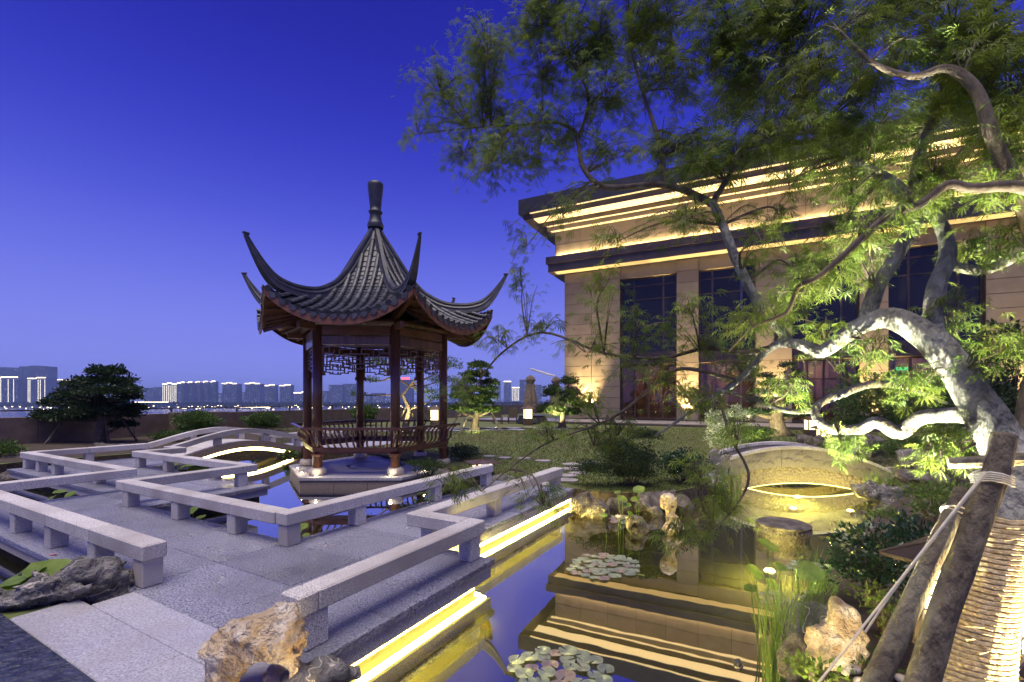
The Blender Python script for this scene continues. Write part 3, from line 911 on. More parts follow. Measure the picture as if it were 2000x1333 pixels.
GRASS = foliage_mat('grass_blades', (.095, .135, .032), (.155, .185, .052), 2.2, .3, .7, .2)
REED = foliage_mat('reed_blades', (.10, .18, .04), (.22, .32, .08), 5, .35)
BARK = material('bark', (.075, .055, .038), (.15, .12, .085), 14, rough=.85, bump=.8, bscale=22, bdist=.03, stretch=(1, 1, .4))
PALEBARK = material('pale_maple_bark', (.22, .215, .17), (.46, .45, .37), 16, rough=.8, bump=1.0, bscale=30, bdist=.06, c3=(.13, .125, .085), c3scale=6, stretch=(1, 1, .55))
POLE = material('pole_bark', (.055, .040, .028), (.15, .125, .085), 16, rough=.8, bump=1.0, bscale=26, c3=(.20, .185, .13), c3scale=5, stretch=(1, 1, .4), bdist=.04)

def quads_mesh(name, mat, V):
    "V: N x 4 x 3 array of leaf quads in world space"
    N_ = len(V)
    me = bpy.data.meshes.new(name)
    me.vertices.add(N_ * 4); me.loops.add(N_ * 4); me.polygons.add(N_)
    me.vertices.foreach_set('co', V.reshape(-1).astype(np.float32))
    me.loops.foreach_set('vertex_index', np.arange(N_ * 4, dtype=np.int32))
    me.polygons.foreach_set('loop_start', np.arange(0, N_ * 4, 4, dtype=np.int32))
    me.polygons.foreach_set('loop_total', np.full(N_, 4, dtype=np.int32))
    me.materials.append(mat)
    me.update(calc_edges=True); me.validate()
    return me
def quads_obj(name, mat, V, parent=None, **kw):
    V = np.asarray(V, dtype=np.float64)
    if parent is not None: og = np.array(LOC[parent.name])
    else:
        f_ = V.reshape(-1, 3); og = np.array([(f_[:, 0].min() + f_[:, 0].max()) / 2, (f_[:, 1].min() + f_[:, 1].max()) / 2, f_[:, 2].min()])
    o = bpy.data.objects.new(name, quads_mesh(name, mat, V - og)); col.objects.link(o)
    if parent is not None: o.parent = parent
    else: o.location = og
    LOC[o.name] = Vector(og)
    return tag(o, **kw)
def unit(a): return a / (np.linalg.norm(a, axis=-1, keepdims=True) + 1e-9)
def leaf_quads(P, D, ln, wd, fold=.25):
    "rhombic leaves at P along D"
    N_ = len(P)
    D = unit(D); S = unit(np.cross(D, rng.normal(size=(N_, 3))))
    Nn = np.cross(D, S)
    ln = np.asarray(ln).reshape(-1, 1) * np.ones((N_, 1)); wd = np.asarray(wd).reshape(-1, 1) * np.ones((N_, 1))
    m_ = P + D * ln * .48 + Nn * wd * fold * .5
    return np.stack([P, m_ + S * wd / 2, P + D * ln, m_ - S * wd / 2], 1)
def pad_points(c, r, n, shell=.45, bumps=.22, flat_bottom=True):
    d = unit(rng.normal(size=(n, 3)))
    if flat_bottom: d[:, 2] = np.where(d[:, 2] < -.25, -d[:, 2] * .6, d[:, 2]); d = unit(d)
    rad = rng.random(n) ** shell
    ph = rng.random(3) * 6
    wob = 1 + bumps * (np.sin(d[:, 0] * 5 + ph[0]) * np.sin(d[:, 1] * 5 + ph[1]) + .6 * np.sin(d[:, 2] * 7 + d[:, 0] * 6 + ph[2]))
    return np.array(c) + d * (rad * wob)[:, None] * np.array(r), d
def pads_foliage(pads, size, per_m2, elong=.5):
    out = []
    for c, r in pads:
        area = 4 * ((r[0] * r[1]) ** 1.6 / 3 + 2 * (r[0] * r[2]) ** 1.6 / 3) ** (1 / 1.6) * 3.14 / 3.14 * 3.1
        n = int(max(60, area * per_m2))
        P, d = pad_points(c, r, n)
        D = d + rng.normal(size=(n, 3)) * .7 + np.array([0, 0, .25])
        s = size * rng.uniform(.7, 1.3, n)
        out.append(leaf_quads(P, D, s, s * elong))
    return np.concatenate(out)
def px_pads(lst, d, dep=.8, jit=.5):
    out = []
    for x, y, hw, hh in lst:
        dd = d + random.uniform(-jit, jit)
        c = px(x, y, dd)
        out.append((tuple(c), (hw * dd / F, hw * dd / F * dep, hh * dd / F)))
    return out
def cloud_tree(name, label, d, base, trunk, pads, size, per, mat=PINE, tr=.14, poles=(), jit=.5, barkm=BARK, zbase=0.0, fat=1.3):
    b = Vector((base[0], base[1], zbase))
    th = empty(name, b, label, 'tree', None)
    path = [b + Vector((0, 0, -.05))] + [px(x, y, d) for x, y in trunk]
    rad = list(np.linspace(tr, tr * .25, len(path)))
    rad[0] = tr * 1.5
    tm = MB().tube(path, rad, 10, rough=.35)
    P3 = px_pads([(x, y, hw * (1 + (fat - 1) * .4), hh * fat) for x, y, hw, hh in pads], d, jit=jit)
    for c, r in P3:   # limb to each pad
        c = Vector(c)
        q = min(path[1:], key=lambda p: (p - c).length + .6 * max(0, p.z - c.z))
        md = q.lerp(c, .5) + Vector((random.uniform(-.1, .1), random.uniform(-.1, .1), random.uniform(-.12, .05)))
        tm.tube([q, md, c], [tr * .4, tr * .28, tr * .12], 6)
    tm.build('trunk', barkm, th, smooth=True)
    quads_obj('crown', mat, pads_foliage(P3, size, per), th)
    for (x0, y0, x1, y1) in poles:
        p, q = ground(x0, y0), px(x1, y1, d)
        MB().tube([p, q], [.04, .032], 8).build('support_pole', POLE, th)
    return th
def shrub(name, label, x, y, hw, hh, d, size, per, mat, group=None, dep=.9, z=None, extra=()):
    c = px(x, y, d)
    r = hw * d / F
    zb = 0.0 if z is None else z
    th = empty(name, Vector((c.x, c.y, zb)), label, 'shrub', group)
    pads = [(tuple(c), (r, r * dep, hh * d / F))] + px_pads(extra, d, jit=.1)
    sm = MB()
    for k in range(7):
        a = k * .9; rr = r * random.uniform(.3, .8)
        sm.tube([(c.x + .03 * math.cos(a), c.y + .03 * math.sin(a), zb - .03), (c.x + rr * .6 * math.cos(a), c.y + rr * .6 * math.sin(a), (zb + c.z) / 2), (c.x + rr * math.cos(a), c.y + rr * math.sin(a), c.z + hh * d / F * .5)], [.02, .014, .006], 5)
    sm.build('stems', BARK, th)
    # foliage reaches down to the soil
    low = ((c.x, c.y, (c.z + zb) / 2), (r * .8, r * .8 * dep, max(.08, (c.z - zb) * .55)))
    quads_obj('foliage', mat, pads_foliage(pads + [low], size, per), th)
    return th

# ------------------------------------------------------------------ grass of the lawn (near part as blades)
def in_poly(x, y, poly):
    r_ = np.zeros(len(x), bool); n_ = len(poly)
    for i in range(n_):
        x0, y0 = poly[i][0], poly[i][1]; x1, y1 = poly[(i + 1) % n_][0], poly[(i + 1) % n_][1]
        c_ = (y0 > y) != (y1 > y)
        with np.errstate(divide='ignore', invalid='ignore'):
            xi = (x1 - x0) * (y - y0) / (y1 - y0) + x0
        r_ ^= c_ & (x < xi)
    return r_
Ng = 90000
gy = 8.3 + 18 * rng.random(Ng) ** 1.7
gx = rng.uniform(-.55, .85, Ng) * gy
keep = ~in_poly(gx, gy, [(p.x, p.y) for p in pond_n])
keep &= ((gx - PC.x) ** 2 + (gy - PC.y) ** 2) > 2.4 ** 2
tf = (gx - BC.x) * BN.x + (gy - BC.y) * BN.y
keep &= tf > 5.3
ga = gx * U1[0] + gy * U1[1]; gb = gx * U2[0] + gy * U2[1]
keep &= ~((ga > 12.2) & (ga < 16) & (gb > 10.3) & (gb < 14.1))
keep &= ~((ga > 3.2) & (ga < 5.1) & (gb < 8.4))
gx, gy = gx[keep], gy[keep]
gp_ = np.stack([gx, gy, np.zeros(len(gx))], 1)
gd = np.stack([rng.normal(size=len(gx)) * .45, rng.normal(size=len(gx)) * .45, np.ones(len(gx))], 1)
gl_ = rng.uniform(.018, .038, len(gx)) * (1 + gy / 40)
quads_obj('grass', GRASS, leaf_quads(gp_, gd, gl_, .012 * (1 + gy / 12)), kind='stuff')
MB().prism([(p[0], p[1]) for p in [(1.5, 2.2), (1.95, 2.85), (2.35, 3.45), (2.9, 4.3), (3.8, 5.2), (5.0, 6.4), (6.2, 7.5), (7.3, 8.4), (8.1, 9.7), (8.5, 10.8), (8.3, 12.3), (7.1, 13.2), (8.5, 15.5), (16, 15), (16, 3), (8, .2), (2.2, .2)]], -.02, .006).build('planting_bed', SOIL, kind='structure')

# ------------------------------------------------------------------ trees and shrubs at the back
cloud_tree('cloud_pruned_tree', 'dark cloud pruned evergreen against the city skyline beside the parapet', 17.5, (px(195, 870, 17.5).x, 17.5),
           [(195, 850), (200, 820), (190, 790), (200, 760), (208, 735)],
           [(211, 729, 33, 11), (207, 748, 43, 11), (150, 757, 22, 14), (215, 768, 52, 12), (136, 774, 24, 11), (255, 779, 18, 10), (112, 790, 26, 12), (180, 790, 48, 13), (262, 800, 20, 9), (95, 815, 28, 11), (140, 818, 40, 14), (195, 808, 45, 14), (242, 812, 28, 13), (240, 832, 22, 8)],
           .11, 420, PINE, .20, [(268, 862, 235, 815), (88, 868, 130, 815), (213, 866, 203, 800)])
cloud_tree('cloud_pruned_tree', 'tall layered bonsai tree with lit lower foliage standing on the lawn right of the pavilion', 24.5, (px(928, 838, 24.5).x, 24.5),
           [(927, 832), (930, 815), (936, 790), (940, 765), (938, 735)],
           [(936, 717, 20, 9), (930, 734, 25, 8), (957, 750, 17, 8), (916, 747, 15, 7), (899, 761, 14, 6), (942, 763, 26, 7), (950, 777, 20, 9), (904, 776, 22, 8), (932, 787, 28, 9), (893, 799, 16, 7), (930, 803, 30, 9), (965, 801, 14, 6)],
           .11, 520, BONSAI, .24, [(897, 850, 917, 806), (981, 846, 960, 805), (880, 836, 900, 806)])
cloud_tree('cloud_pruned_tree', 'rounded bonsai tree with glowing lower leaves beside the building corner', 25.5, (px(1098, 836, 25.5).x, 25.5),
           [(1098, 826), (1100, 806), (1098, 785), (1108, 760)],
           [(1112, 748, 17, 9), (1080, 771, 19, 14), (1120, 770, 15, 9), (1077, 800, 24, 10), (1112, 786, 22, 10), (1136, 795, 17, 9), (1104, 808, 28, 9), (1060, 805, 12, 7)],
           .11, 520, BONSAI, .2)
cloud_tree('cloud_pruned_tree', 'old bonsai with a thick gnarled stump in front of the building windows', 21, (px(1522, 852, 21).x, 21),
           [(1520, 836), (1516, 815), (1524, 790), (1530, 760), (1540, 730)],
           [(1540, 716, 15, 7), (1548, 732, 17, 8), (1496, 737, 15, 6), (1508, 752, 22, 8), (1550, 748, 18, 8), (1504, 768, 25, 8), (1556, 768, 21, 8), (1492, 786, 25, 8), (1540, 786, 27, 8), (1474, 808, 22, 8), (1508, 811, 26, 8), (1558, 812, 25, 7)],
           .10, 380, PINE, .42)
cloud_tree('maple_tree', 'open branched maple propped with poles behind the pavilion', 22, (px(793, 842, 22).x, 22),
           [(793, 825), (800, 800), (786, 772), (800, 755), (770, 735)],
           [(735, 712, 27, 10), (775, 730, 28, 10), (722, 745, 18, 7), (840, 702, 32, 14), (877, 718, 25, 14), (862, 745, 26, 12), (832, 768, 22, 10), (700, 772, 16, 8), (805, 705, 20, 9), (850, 780, 18, 9)],
           .09, 150, GREEN, .15, [(770, 845, 795, 790), (815, 845, 800, 790), (850, 830, 820, 785)], jit=1.0)
shrub('dome_shrub', 'wide clipped dome shrub in front of the parapet beside the stone pier', 385, 826, 41, 22, 20.3, .10, 420, GREEN)
shrub('dome_shrub', 'clipped dome shrub in front of the parapet left of the pavilion', 514, 824, 32, 18, 23.5, .11, 420, GREEN)
shrub('dome_shrub', 'rounded shrub seen between the pavilion columns against the parapet', 712, 808, 26, 14, 28.5, .13, 380, GREEN)
shrub('leafy_shrub', 'low shrub behind the railing where the arched footbridge begins', 335, 852, 34, 10, 18, .09, 300, GREEN)
shrub('leafy_shrub', 'bright green rounded shrub above the rocks at the corner of the far railing', -4, 882, 38, 22, 13.2, .10, 330, GREEN)
shrub('leafy_shrub', 'small dark shrub beside the low lantern next to the pavilion plinth', 905, 886, 33, 19, 12.6, .055, 700, GLOSSY)
shrub('leafy_shrub', 'loose green plant growing against the front of the pavilion plinth', 838, 910, 34, 12, 10.6, .05, 500, GREEN, z=-.1, extra=[(800, 908, 16, 10)])
shrub('leafy_shrub', 'plant with broad leaves in the water by the arched footbridge end', 566, 889, 16, 8, 14.5, .10, 260, GREEN, z=-.2)
shrub('topiary_shrub', 'dark dense clipped topiary with a round top lobe by the stepping stones', 1235, 908, 58, 48, 8.9, .032, 2600, PINE, extra=[(1262, 855, 32, 19), (1160, 921, 40, 26), (1205, 880, 36, 26)])
shrub('leafy_shrub', 'dark leafy shrub right of the clipped topiary', 1330, 908, 48, 30, 9.2, .05, 900, GLOSSY)
shrub('variegated_shrub', 'pale variegated shrub lit from below beside the carved bridge', 1412, 850, 32, 44, 13.5, .075, 380, VARI, extra=[(1440, 815, 24, 22), (1395, 820, 16, 20)])
shrub('leafy_shrub', 'low green shrub between the variegated shrub and the gnarled bonsai', 1482, 848, 32, 14, 14.5, .07, 480, GREEN)
shrub('leafy_shrub', 'big feathery shrub behind the carved bridge below the windows', 1760, 775, 120, 52, 14, .10, 170, GREEN, extra=[(1690, 800, 60, 35), (1850, 800, 70, 45)])
shrub('leafy_shrub', 'dark broad shrub behind the maple trunk against the building', 1960, 700, 80, 70, 9, .10, 220, PINE, extra=[(1900, 790, 70, 40)])
shrub('leafy_shrub', 'tangled lit shrub with reddish stems behind the maple trunk', 1860, 850, 60, 26, 8.5, .06, 350, LIME)
shrub('leafy_shrub', 'glossy dark camellia shrub at the pond edge near the tall pale rock', 1705, 1075, 72, 55, 3.75, .050, 760, GLOSSY, extra=[(1790, 1060, 60, 48), (1660, 1115, 45, 34), (1840, 1110, 70, 60), (1740, 1130, 60, 40)])
shrub('azalea_shrub', 'light green azalea beside the tall pale rock and the lantern', 1735, 1195, 40, 34, 3.3, .042, 420, LIME, extra=[(1690, 1165, 35, 25), (1760, 1250, 38, 30)])
shrub('azalea_shrub', 'low light green azalea in front of the tall pale rock', 1600, 1318, 50, 20, 2.75, .045, 420, LIME, extra=[(1560, 1300, 28, 14), (1660, 1322, 40, 18)])
shrub('azalea_shrub', 'small light green azalea between the grey sloping rock and the reeds', 1585, 1222, 22, 20, 3.25, .04, 420, LIME)

shrub('leafy_shrub', 'loose green shrub on the bank behind the flat layered rock', 1830, 975, 60, 36, 6.2, .055, 420, GREEN, extra=[(1890, 985, 50, 40)])
shrub('leafy_shrub', 'mid green shrub between the weathered rock and the camellia', 1745, 1020, 50, 24, 6.6, .05, 480, GREEN)
shrub('leafy_shrub', 'fern-like plants around the bare soil patch behind the carved bridge', 1790, 870, 55, 24, 10.5, .07, 330, GREEN, extra=[(1720, 880, 30, 16)])
shrub('leafy_shrub', 'broad leafy shrub beyond the terrace steps right of the lantern', 1655, 840, 45, 30, 15, .08, 300, GREEN)
shrub('groundcover_plant', 'low spreading plants at the foot of the azalea and pebbles', 1690, 1290, 60, 16, 2.9, .03, 600, GREEN)
MB().prism([(ab2(17.2, 1.0)), (ab2(17.6, 4.0)), (ab2(17.3, 6.5)), (ab2(17.5, 9.4)), (ab2(16.5, 10.8)), (ab2(14, 14.3)), (ab2(20, 18)), (ab2(27, 14)), (ab2(29, 1))], -.02, .007).build('planting_bed', SOIL, kind='structure')
shrub('leafy_shrub', 'rounded green shrub on the bare soil to the right of the lantern', 2250, 960, 110, 60, 5.2, .06, 420, GREEN, extra=[(2380, 940, 90, 60)])
shrub('leafy_shrub', 'glossy shrub further along the planting bed behind the lantern', 2120, 900, 80, 46, 7.5, .06, 420, GLOSSY)
# ------------------------------------------------------------------ rocks: surface nets over a noisy field
def value_noise(p, seed=0):
    pi = np.floor(p).astype(np.int64); pf = p - pi
    w = pf * pf * (3 - 2 * pf)
    def h(i, j, k):
        n_ = (i * 374761393 + j * 668265263 + k * 2147483647 + seed * 974711) & 0xffffffff
        n_ = ((n_ ^ (n_ >> 13)) * 1274126177) & 0xffffffff
        return ((n_ ^ (n_ >> 16)) & 0xffff) / 65535.0
    out = 0
    for a in (0, 1):
        for b in (0, 1):
            for c in (0, 1):
                ww = (w[..., 0] if a else 1 - w[..., 0]) * (w[..., 1] if b else 1 - w[..., 1]) * (w[..., 2] if c else 1 - w[..., 2])
                out = out + ww * h(pi[..., 0] + a, pi[..., 1] + b, pi[..., 2] + c)
    return out * 2 - 1
def surface_nets(S, lo, step):
    nx_, ny_, nz_ = S.shape
    ins = S < 0
    cell = np.zeros((nx_ - 1, ny_ - 1, nz_ - 1, 3)); cnt = np.zeros((nx_ - 1, ny_ - 1, nz_ - 1))
    crn = [(a, b, c) for a in (0, 1) for b in (0, 1) for c in (0, 1)]
    for i in range(8):
        for j in range(i + 1, 8):
            d = np.abs(np.array(crn[i]) - np.array(crn[j]))
            if d.sum() != 1: continue
            A = S[crn[i][0]:nx_ - 1 + crn[i][0], crn[i][1]:ny_ - 1 + crn[i][1], crn[i][2]:nz_ - 1 + crn[i][2]]
            B = S[crn[j][0]:nx_ - 1 + crn[j][0], crn[j][1]:ny_ - 1 + crn[j][1], crn[j][2]:nz_ - 1 + crn[j][2]]
            x = (A < 0) != (B < 0)
            t = np.where(x, A / np.where(x, A - B, 1), 0)
            for ax in range(3):
                cell[..., ax] += np.where(x, crn[i][ax] + t * (crn[j][ax] - crn[i][ax]), 0)
            cnt += x
    act = cnt > 0
    idx = -np.ones(act.shape, int); idx[act] = np.arange(act.sum())
    ii = np.argwhere(act)
    V = lo + (ii + cell[act] / cnt[act][:, None]) * step
    Fs = []
    for ax in range(3):
        o1, o2 = [(1, 2), (2, 0), (0, 1)][ax]
        sl0 = [slice(None)] * 3; sl1 = [slice(None)] * 3
        sl0[ax] = slice(0, -1); sl1[ax] = slice(1, None)
        ch = ins[tuple(sl0)] != ins[tuple(sl1)]
        for e in np.argwhere(ch):
            if e[o1] == 0 or e[o2] == 0 or e[o1] >= S.shape[o1] - 1 or e[o2] >= S.shape[o2] - 1: continue
            q = []
            for u, v in ((0, 0), (-1, 0), (-1, -1), (0, -1)):
                c = e.copy(); c[o1] += u; c[o2] += v
                q.append(idx[tuple(c)])
            if min(q) < 0: continue
            Fs.append(tuple(q) if not ins[tuple(e)] else tuple(q[::-1]))
    return V, Fs
def rock(name, label, blobs, holes, mat, seed=0, rough=.10, freq=5.0, res=34, cut=None, group=None, kind=None, ridged=0.0, ridge=.22):
    "blobs/holes: (x,y,z, rx,ry,rz) in world metres"
    B = np.array(blobs, float)
    lo = (B[:, :3] - B[:, 3:]).min(0) - .12; hi = (B[:, :3] + B[:, 3:]).max(0) + .12
    step = (hi - lo).max() / res
    g = [np.arange(lo[i], hi[i] + step, step) for i in range(3)]
    P = np.stack(np.meshgrid(*g, indexing='ij'), -1)
    S = None; k_ = 14.0
    for b in B:
        e = (np.linalg.norm((P - b[:3]) / b[3:], axis=-1) - 1) * b[3:].min()
        S = e if S is None else -np.log(np.exp(-k_ * 3 * np.clip(S, -1, 1)) + np.exp(-k_ * 3 * np.clip(e, -1, 1))) / (k_ * 3)
    sz = B[:, 3:].max()
    ns_ = value_noise(P * freq, seed) + .6 * value_noise(P * freq * 2.1, seed + 1) + .4 * value_noise(P * freq * 4.3, seed + 2)
    S = S + ns_ * rough * sz * 1.5
    S = S + (.3 - np.abs(value_noise(P * freq * .9 + 3.3, seed + 9))) * sz * ridge
    if ridged: S = S + (np.abs(value_noise(P * freq * 1.3 + 7, seed + 5)) * -1 + .25) * ridged * sz * -1
    for h in holes:
        h = np.array(h, float)
        e = (np.linalg.norm((P - h[:3]) / h[3:], axis=-1) - 1) * h[3:].min()
        S = np.maximum(S, -(e + ns_ * .012))
    S[0] = S[-1] = 1; S[:, 0] = S[:, -1] = 1; S[:, :, 0] = S[:, :, -1] = 1
    V, Fs = surface_nets(S, lo, step)
    m = MB(); m.v = [tuple(v) for v in V]; m.f = Fs
    return m.build(name, mat, smooth=True, label=label, cat='rock', group=group)
def rock_mat(name, c1, c2, c3, vein=None, scale=6):
    m = material(name, c1, c2, scale, rough=.75, bump=1.0, bscale=34, bdist=.06, c3=c3, c3scale=7, lo=.3, hi=.7)
    if vein:
        n, l = m.node_tree.nodes, m.node_tree.links
        b = n['Principled BSDF']
        src = b.inputs['Base Color'].links[0].from_socket
        w_ = n.new('ShaderNodeTexNoise'); w_.inputs['Scale'].default_value = 3.2; w_.inputs['Detail'].default_value = 2.5; w_.inputs['Distortion'].default_value = .8
        ge = n.new('ShaderNodeNewGeometry'); l.new(ge.outputs['Position'], w_.inputs['Vector'])
        ab_ = n.new('ShaderNodeMath'); ab_.operation = 'SUBTRACT'; l.new(w_.outputs['Fac'], ab_.inputs[0]); ab_.inputs[1].default_value = .5
        a2 = n.new('ShaderNodeMath'); a2.operation = 'ABSOLUTE'; l.new(ab_.outputs[0], a2.inputs[0])
        r_ = n.new('ShaderNodeMapRange'); r_.inputs['From Min'].default_value = .003; r_.inputs['From Max'].default_value = .010
        r_.inputs['To Min'].default_value = 1; r_.inputs['To Max'].default_value = 0
        l.new(a2.outputs[0], r_.inputs['Value'])
        mx_ = n.new('ShaderNodeMix'); mx_.data_type = 'RGBA'
        l.new(r_.outputs[0], mx_.inputs['Factor']); l.new(src, mx_.inputs['A']); mx_.inputs['B'].default_value = (*vein, 1)
        l.new(mx_.outputs['Result'], b.inputs['Base Color'])
    return m
R_PALE = rock_mat('pale_limestone', (.34, .23, .12), (.60, .48, .32), (.72, .67, .58))
R_GREY = rock_mat('grey_veined_stone', (.06, .056, .052), (.17, .165, .16), (.26, .25, .24), (.55, .50, .42))
R_DARK = rock_mat('dark_rockery_stone', (.05, .042, .035), (.13, .11, .095), (.20, .18, .16))

def B3(x, y, d, rx, ry, rz):
    c = px(x, y, d); return (c.x, c.y, c.z, rx, ry, rz)
rock('pale_rock', 'large pale tan scholar rock with leg-like arches at the end of the granite railing',
     [B3(500, 1245, 2.72, .20, .15, .12), B3(545, 1215, 2.75, .10, .10, .08), B3(562, 1197, 2.78, .06, .06, .035), B3(555, 1255, 2.72, .09, .10, .11), B3(455, 1285, 2.68, .13, .11, .11), B3(420, 1278, 2.66, .07, .07, .07), B3(430, 1325, 2.68, .09, .08, .12), B3(575, 1310, 2.74, .06, .07, .12), B3(530, 1318, 2.80, .05, .07, .12)],
     [B3(497, 1330, 2.62, .075, .30, .055), B3(548, 1322, 2.66, .045, .2, .06), B3(568, 1238, 2.62, .018, .03, .03), B3(583, 1263, 2.66, .02, .03, .02)], R_PALE, 3, .095, 8, 64, ridge=.06)
rock('grey_veined_rock', 'long grey rock with white veins and holes between the granite slab and the lotus leaves',
     [B3(40, 1175, 3.75, .20, .14, .07), B3(110, 1150, 3.85, .22, .15, .10), B3(165, 1125, 3.95, .13, .13, .12), B3(205, 1120, 4.05, .12, .12, .12), B3(235, 1140, 4.15, .10, .11, .11), B3(200, 1165, 4.05, .16, .13, .09)],
     [B3(88, 1158, 3.72, .035, .05, .018), B3(190, 1124, 3.86, .035, .06, .025), B3(196, 1145, 3.88, .03, .06, .025), B3(165, 1132, 3.8, .03, .05, .02)], R_GREY, 5, .20, 7, 54)
rock('standing_rock', 'slim pale scholar rock with a mouth-like hole standing in the pond',
     [B3(1308, 985, 6.8, .13, .10, .12), B3(1312, 1010, 6.8, .09, .09, .14), B3(1316, 1032, 6.8, .15, .12, .09), B3(1306, 975, 6.8, .07, .06, .07)], [B3(1316, 992, 6.7, .05, .10, .035)], R_PALE, 8, .16, 8, 34, ridge=.15)
rock('pond_rock', 'small brown rock in the pond next to the standing rock', [B3(1236, 1022, 6.9, .15, .13, .12), B3(1250, 1034, 6.9, .16, .12, .07)], [B3(1240, 1028, 6.78, .05, .1, .03)], R_DARK, 9, .16, 6, 24)
rock('bank_rock', 'dark upright rock at the end of the walkway on the pond bank', [B3(1140, 985, 7.9, .20, .2, .20), B3(1170, 1000, 7.8, .22, .2, .16)], [B3(1160, 985, 7.6, .08, .15, .06)], R_DARK, 12, .2, 4, 28)
rock('bank_rock', 'wide dark pitted rock behind the standing rock', [B3(1290, 980, 8.1, .34, .24, .17), B3(1260, 988, 8.0, .2, .18, .12), B3(1325, 988, 8.0, .2, .18, .13)], [B3(1285, 968, 7.8, .05, .1, .03), B3(1310, 975, 7.8, .04, .1, .03)], R_DARK, 13, .2, 4, 30)
rock('bank_rock', 'low brown rock between the two dark bank rocks', [B3(1205, 990, 8.0, .20, .18, .13)], [], R_DARK, 14, .2, 4, 20)
rock('bank_rock', 'grey weathered rock at the right end of the carved bridge', [B3(1735, 965, 8.7, .42, .3, .16), B3(1775, 985, 8.4, .34, .28, .14)], [B3(1745, 970, 8.4, .08, .15, .05)], R_GREY, 15, .18, 3.4, 30)
rock('bank_rock', 'flat layered rock below the weathered rock by the carved bridge', [B3(1745, 1000, 7.9, .36, .25, .11), B3(1785, 1010, 7.6, .3, .2, .1)], [], R_DARK, 16, .2, 4, 24)
rock('pale_rock', 'tall pale tan rock with a round eye-like hollow on the planted bank',
     [B3(1640, 1200, 2.95, .085, .08, .09), B3(1648, 1250, 2.95, .11, .09, .15), B3(1600, 1245, 2.98, .06, .06, .09), B3(1610, 1285, 2.95, .10, .08, .10), B3(1655, 1290, 2.95, .10, .08, .12)], [B3(1655, 1214, 2.86, .022, .03, .018), B3(1612, 1232, 2.9, .035, .06, .04)], R_PALE, 20, .10, 10, 52, ridge=.08)
rock('bank_rock', 'grey sloping rock behind the tall pale rock', [B3(1590, 1205, 3.3, .17, .12, .08), B3(1560, 1235, 3.2, .10, .1, .09)], [], R_GREY, 21, .14, 6, 24)
rock('bank_rock', 'dark wet rock at the foot of the reeds', [B3(1560, 1275, 3.05, .08, .08, .11), B3(1540, 1300, 3.0, .06, .06, .07)], [], R_DARK, 22, .2, 9, 24)
rock('bank_rock', 'small pale cobble half under water at the pond edge', [B3(1443, 1300, 3.2, .035, .03, .045)], [], R_GREY, 23, .1, 14, 18)
rock('bank_rock', 'grey rock touching the bottom end of the glowing strip', [B3(630, 1322, 2.78, .17, .10, .06), B3(580, 1330, 2.7, .1, .08, .05)], [], R_GREY, 24, .16, 8, 24)
rock('bank_rock', 'rough grey rock beside the rope wrapped trunk', [B3(1990, 985, 2.6, .14, .12, .10), B3(1960, 1010, 2.6, .08, .1, .06)], [], R_GREY, 25, .16, 8, 24)
for i, (x, y, d, rx, rz, lb) in enumerate([(132, 892, 14.4, .55, .22, 'long grey boulder behind the far railing near the cloud pruned tree'), (208, 884, 14.8, .42, .3, 'rounded pale boulder under the far railing'),
        (245, 886, 15.2, .5, .26, 'dark boulder under the far railing near the arched footbridge'), (14, 905, 13.2, .45, .28, 'dark boulder below the bright green shrub at the railing corner'), (60, 900, 13.8, .4, .2, 'grey boulder behind the railing corner post'),
        (8, 948, 11.4, .30, .13, 'pale flat stone in the water under the railing corner'), (1655, 875, 11.8, .45, .35, 'tall dark rockery stone right of the garden lantern'), (1690, 870, 12.2, .4, .3, 'jagged dark rockery stone behind the carved bridge end'), (1790, 895, 9.6, .35, .2, 'bluish grey rock on the bare soil behind the maple'),
        (1805, 930, 8.2, .3, .08, 'flat grey stone on the bare soil'), (980, 935, 9.6, .25, .12, 'dark rock by the water under the pavilion side railing'), (872, 930, 10.2, .3, .15, 'dark rock at the foot of the pavilion plinth'), (1388, 942, 9.9, .28, .18, 'dark rock at the near left foot of the carved bridge'), (1580, 858, 13.4, .4, .14, 'low grey rock behind the carved bridge parapet')]):
    c = px(x, y, d)
    rock('boulder', lb, [(c.x, c.y, max(c.z - .05, -.28), rx, rx * .7, rz), (c.x + rx * .6, c.y + .05, max(c.z - .1, -.3), rx * .6, rx * .5, rz * .7)], [], R_GREY if i % 2 == 0 else R_DARK, 40 + i, .2, 3.2, 20)
# ------------------------------------------------------------------ carved stone bridge over the pond
CB0, CB1 = Vector((4.72, 10.35, 0)), Vector((8.12, 9.72, 0))
cbd = (CB1 - CB0).normalized(); cbn = Vector((cbd.y, -cbd.x, 0)); CBL = (CB1 - CB0).length
cb = empty('carved_bridge', (CB0 + CB1) / 2 + Vector((0, 0, -.3)), 'small carved stone arch bridge with scalloped parapets glowing yellow underneath', 'bridge')
def cbp(u, o, z): return CB0 + cbd * (u * CBL) - cbn * o + Vector((0, 0, z))
def ztop(u): return .64 - 1.75 * (u - .44) ** 2
def zbot(u): return .20 - 1.55 * (u - .44) ** 2
def zarc(u): return -.14 - 1.35 * (u - .48) ** 2
CARV = material('carved_granite', (.19, .17, .145), (.36, .33, .29), 60, rough=.65, bump=.35, bscale=55, c3=(.18, .165, .14), c3scale=2)
SCALE = material('scale_carved_granite', (.24, .20, .14), (.36, .31, .22), 50, rough=.6)
n, l = SCALE.node_tree.nodes, SCALE.node_tree.links
vo = n.new('ShaderNodeTexVoronoi'); vo.inputs['Scale'].default_value = 17; ge = n.new('ShaderNodeNewGeometry'); l.new(ge.outputs['Position'], vo.inputs['Vector'])
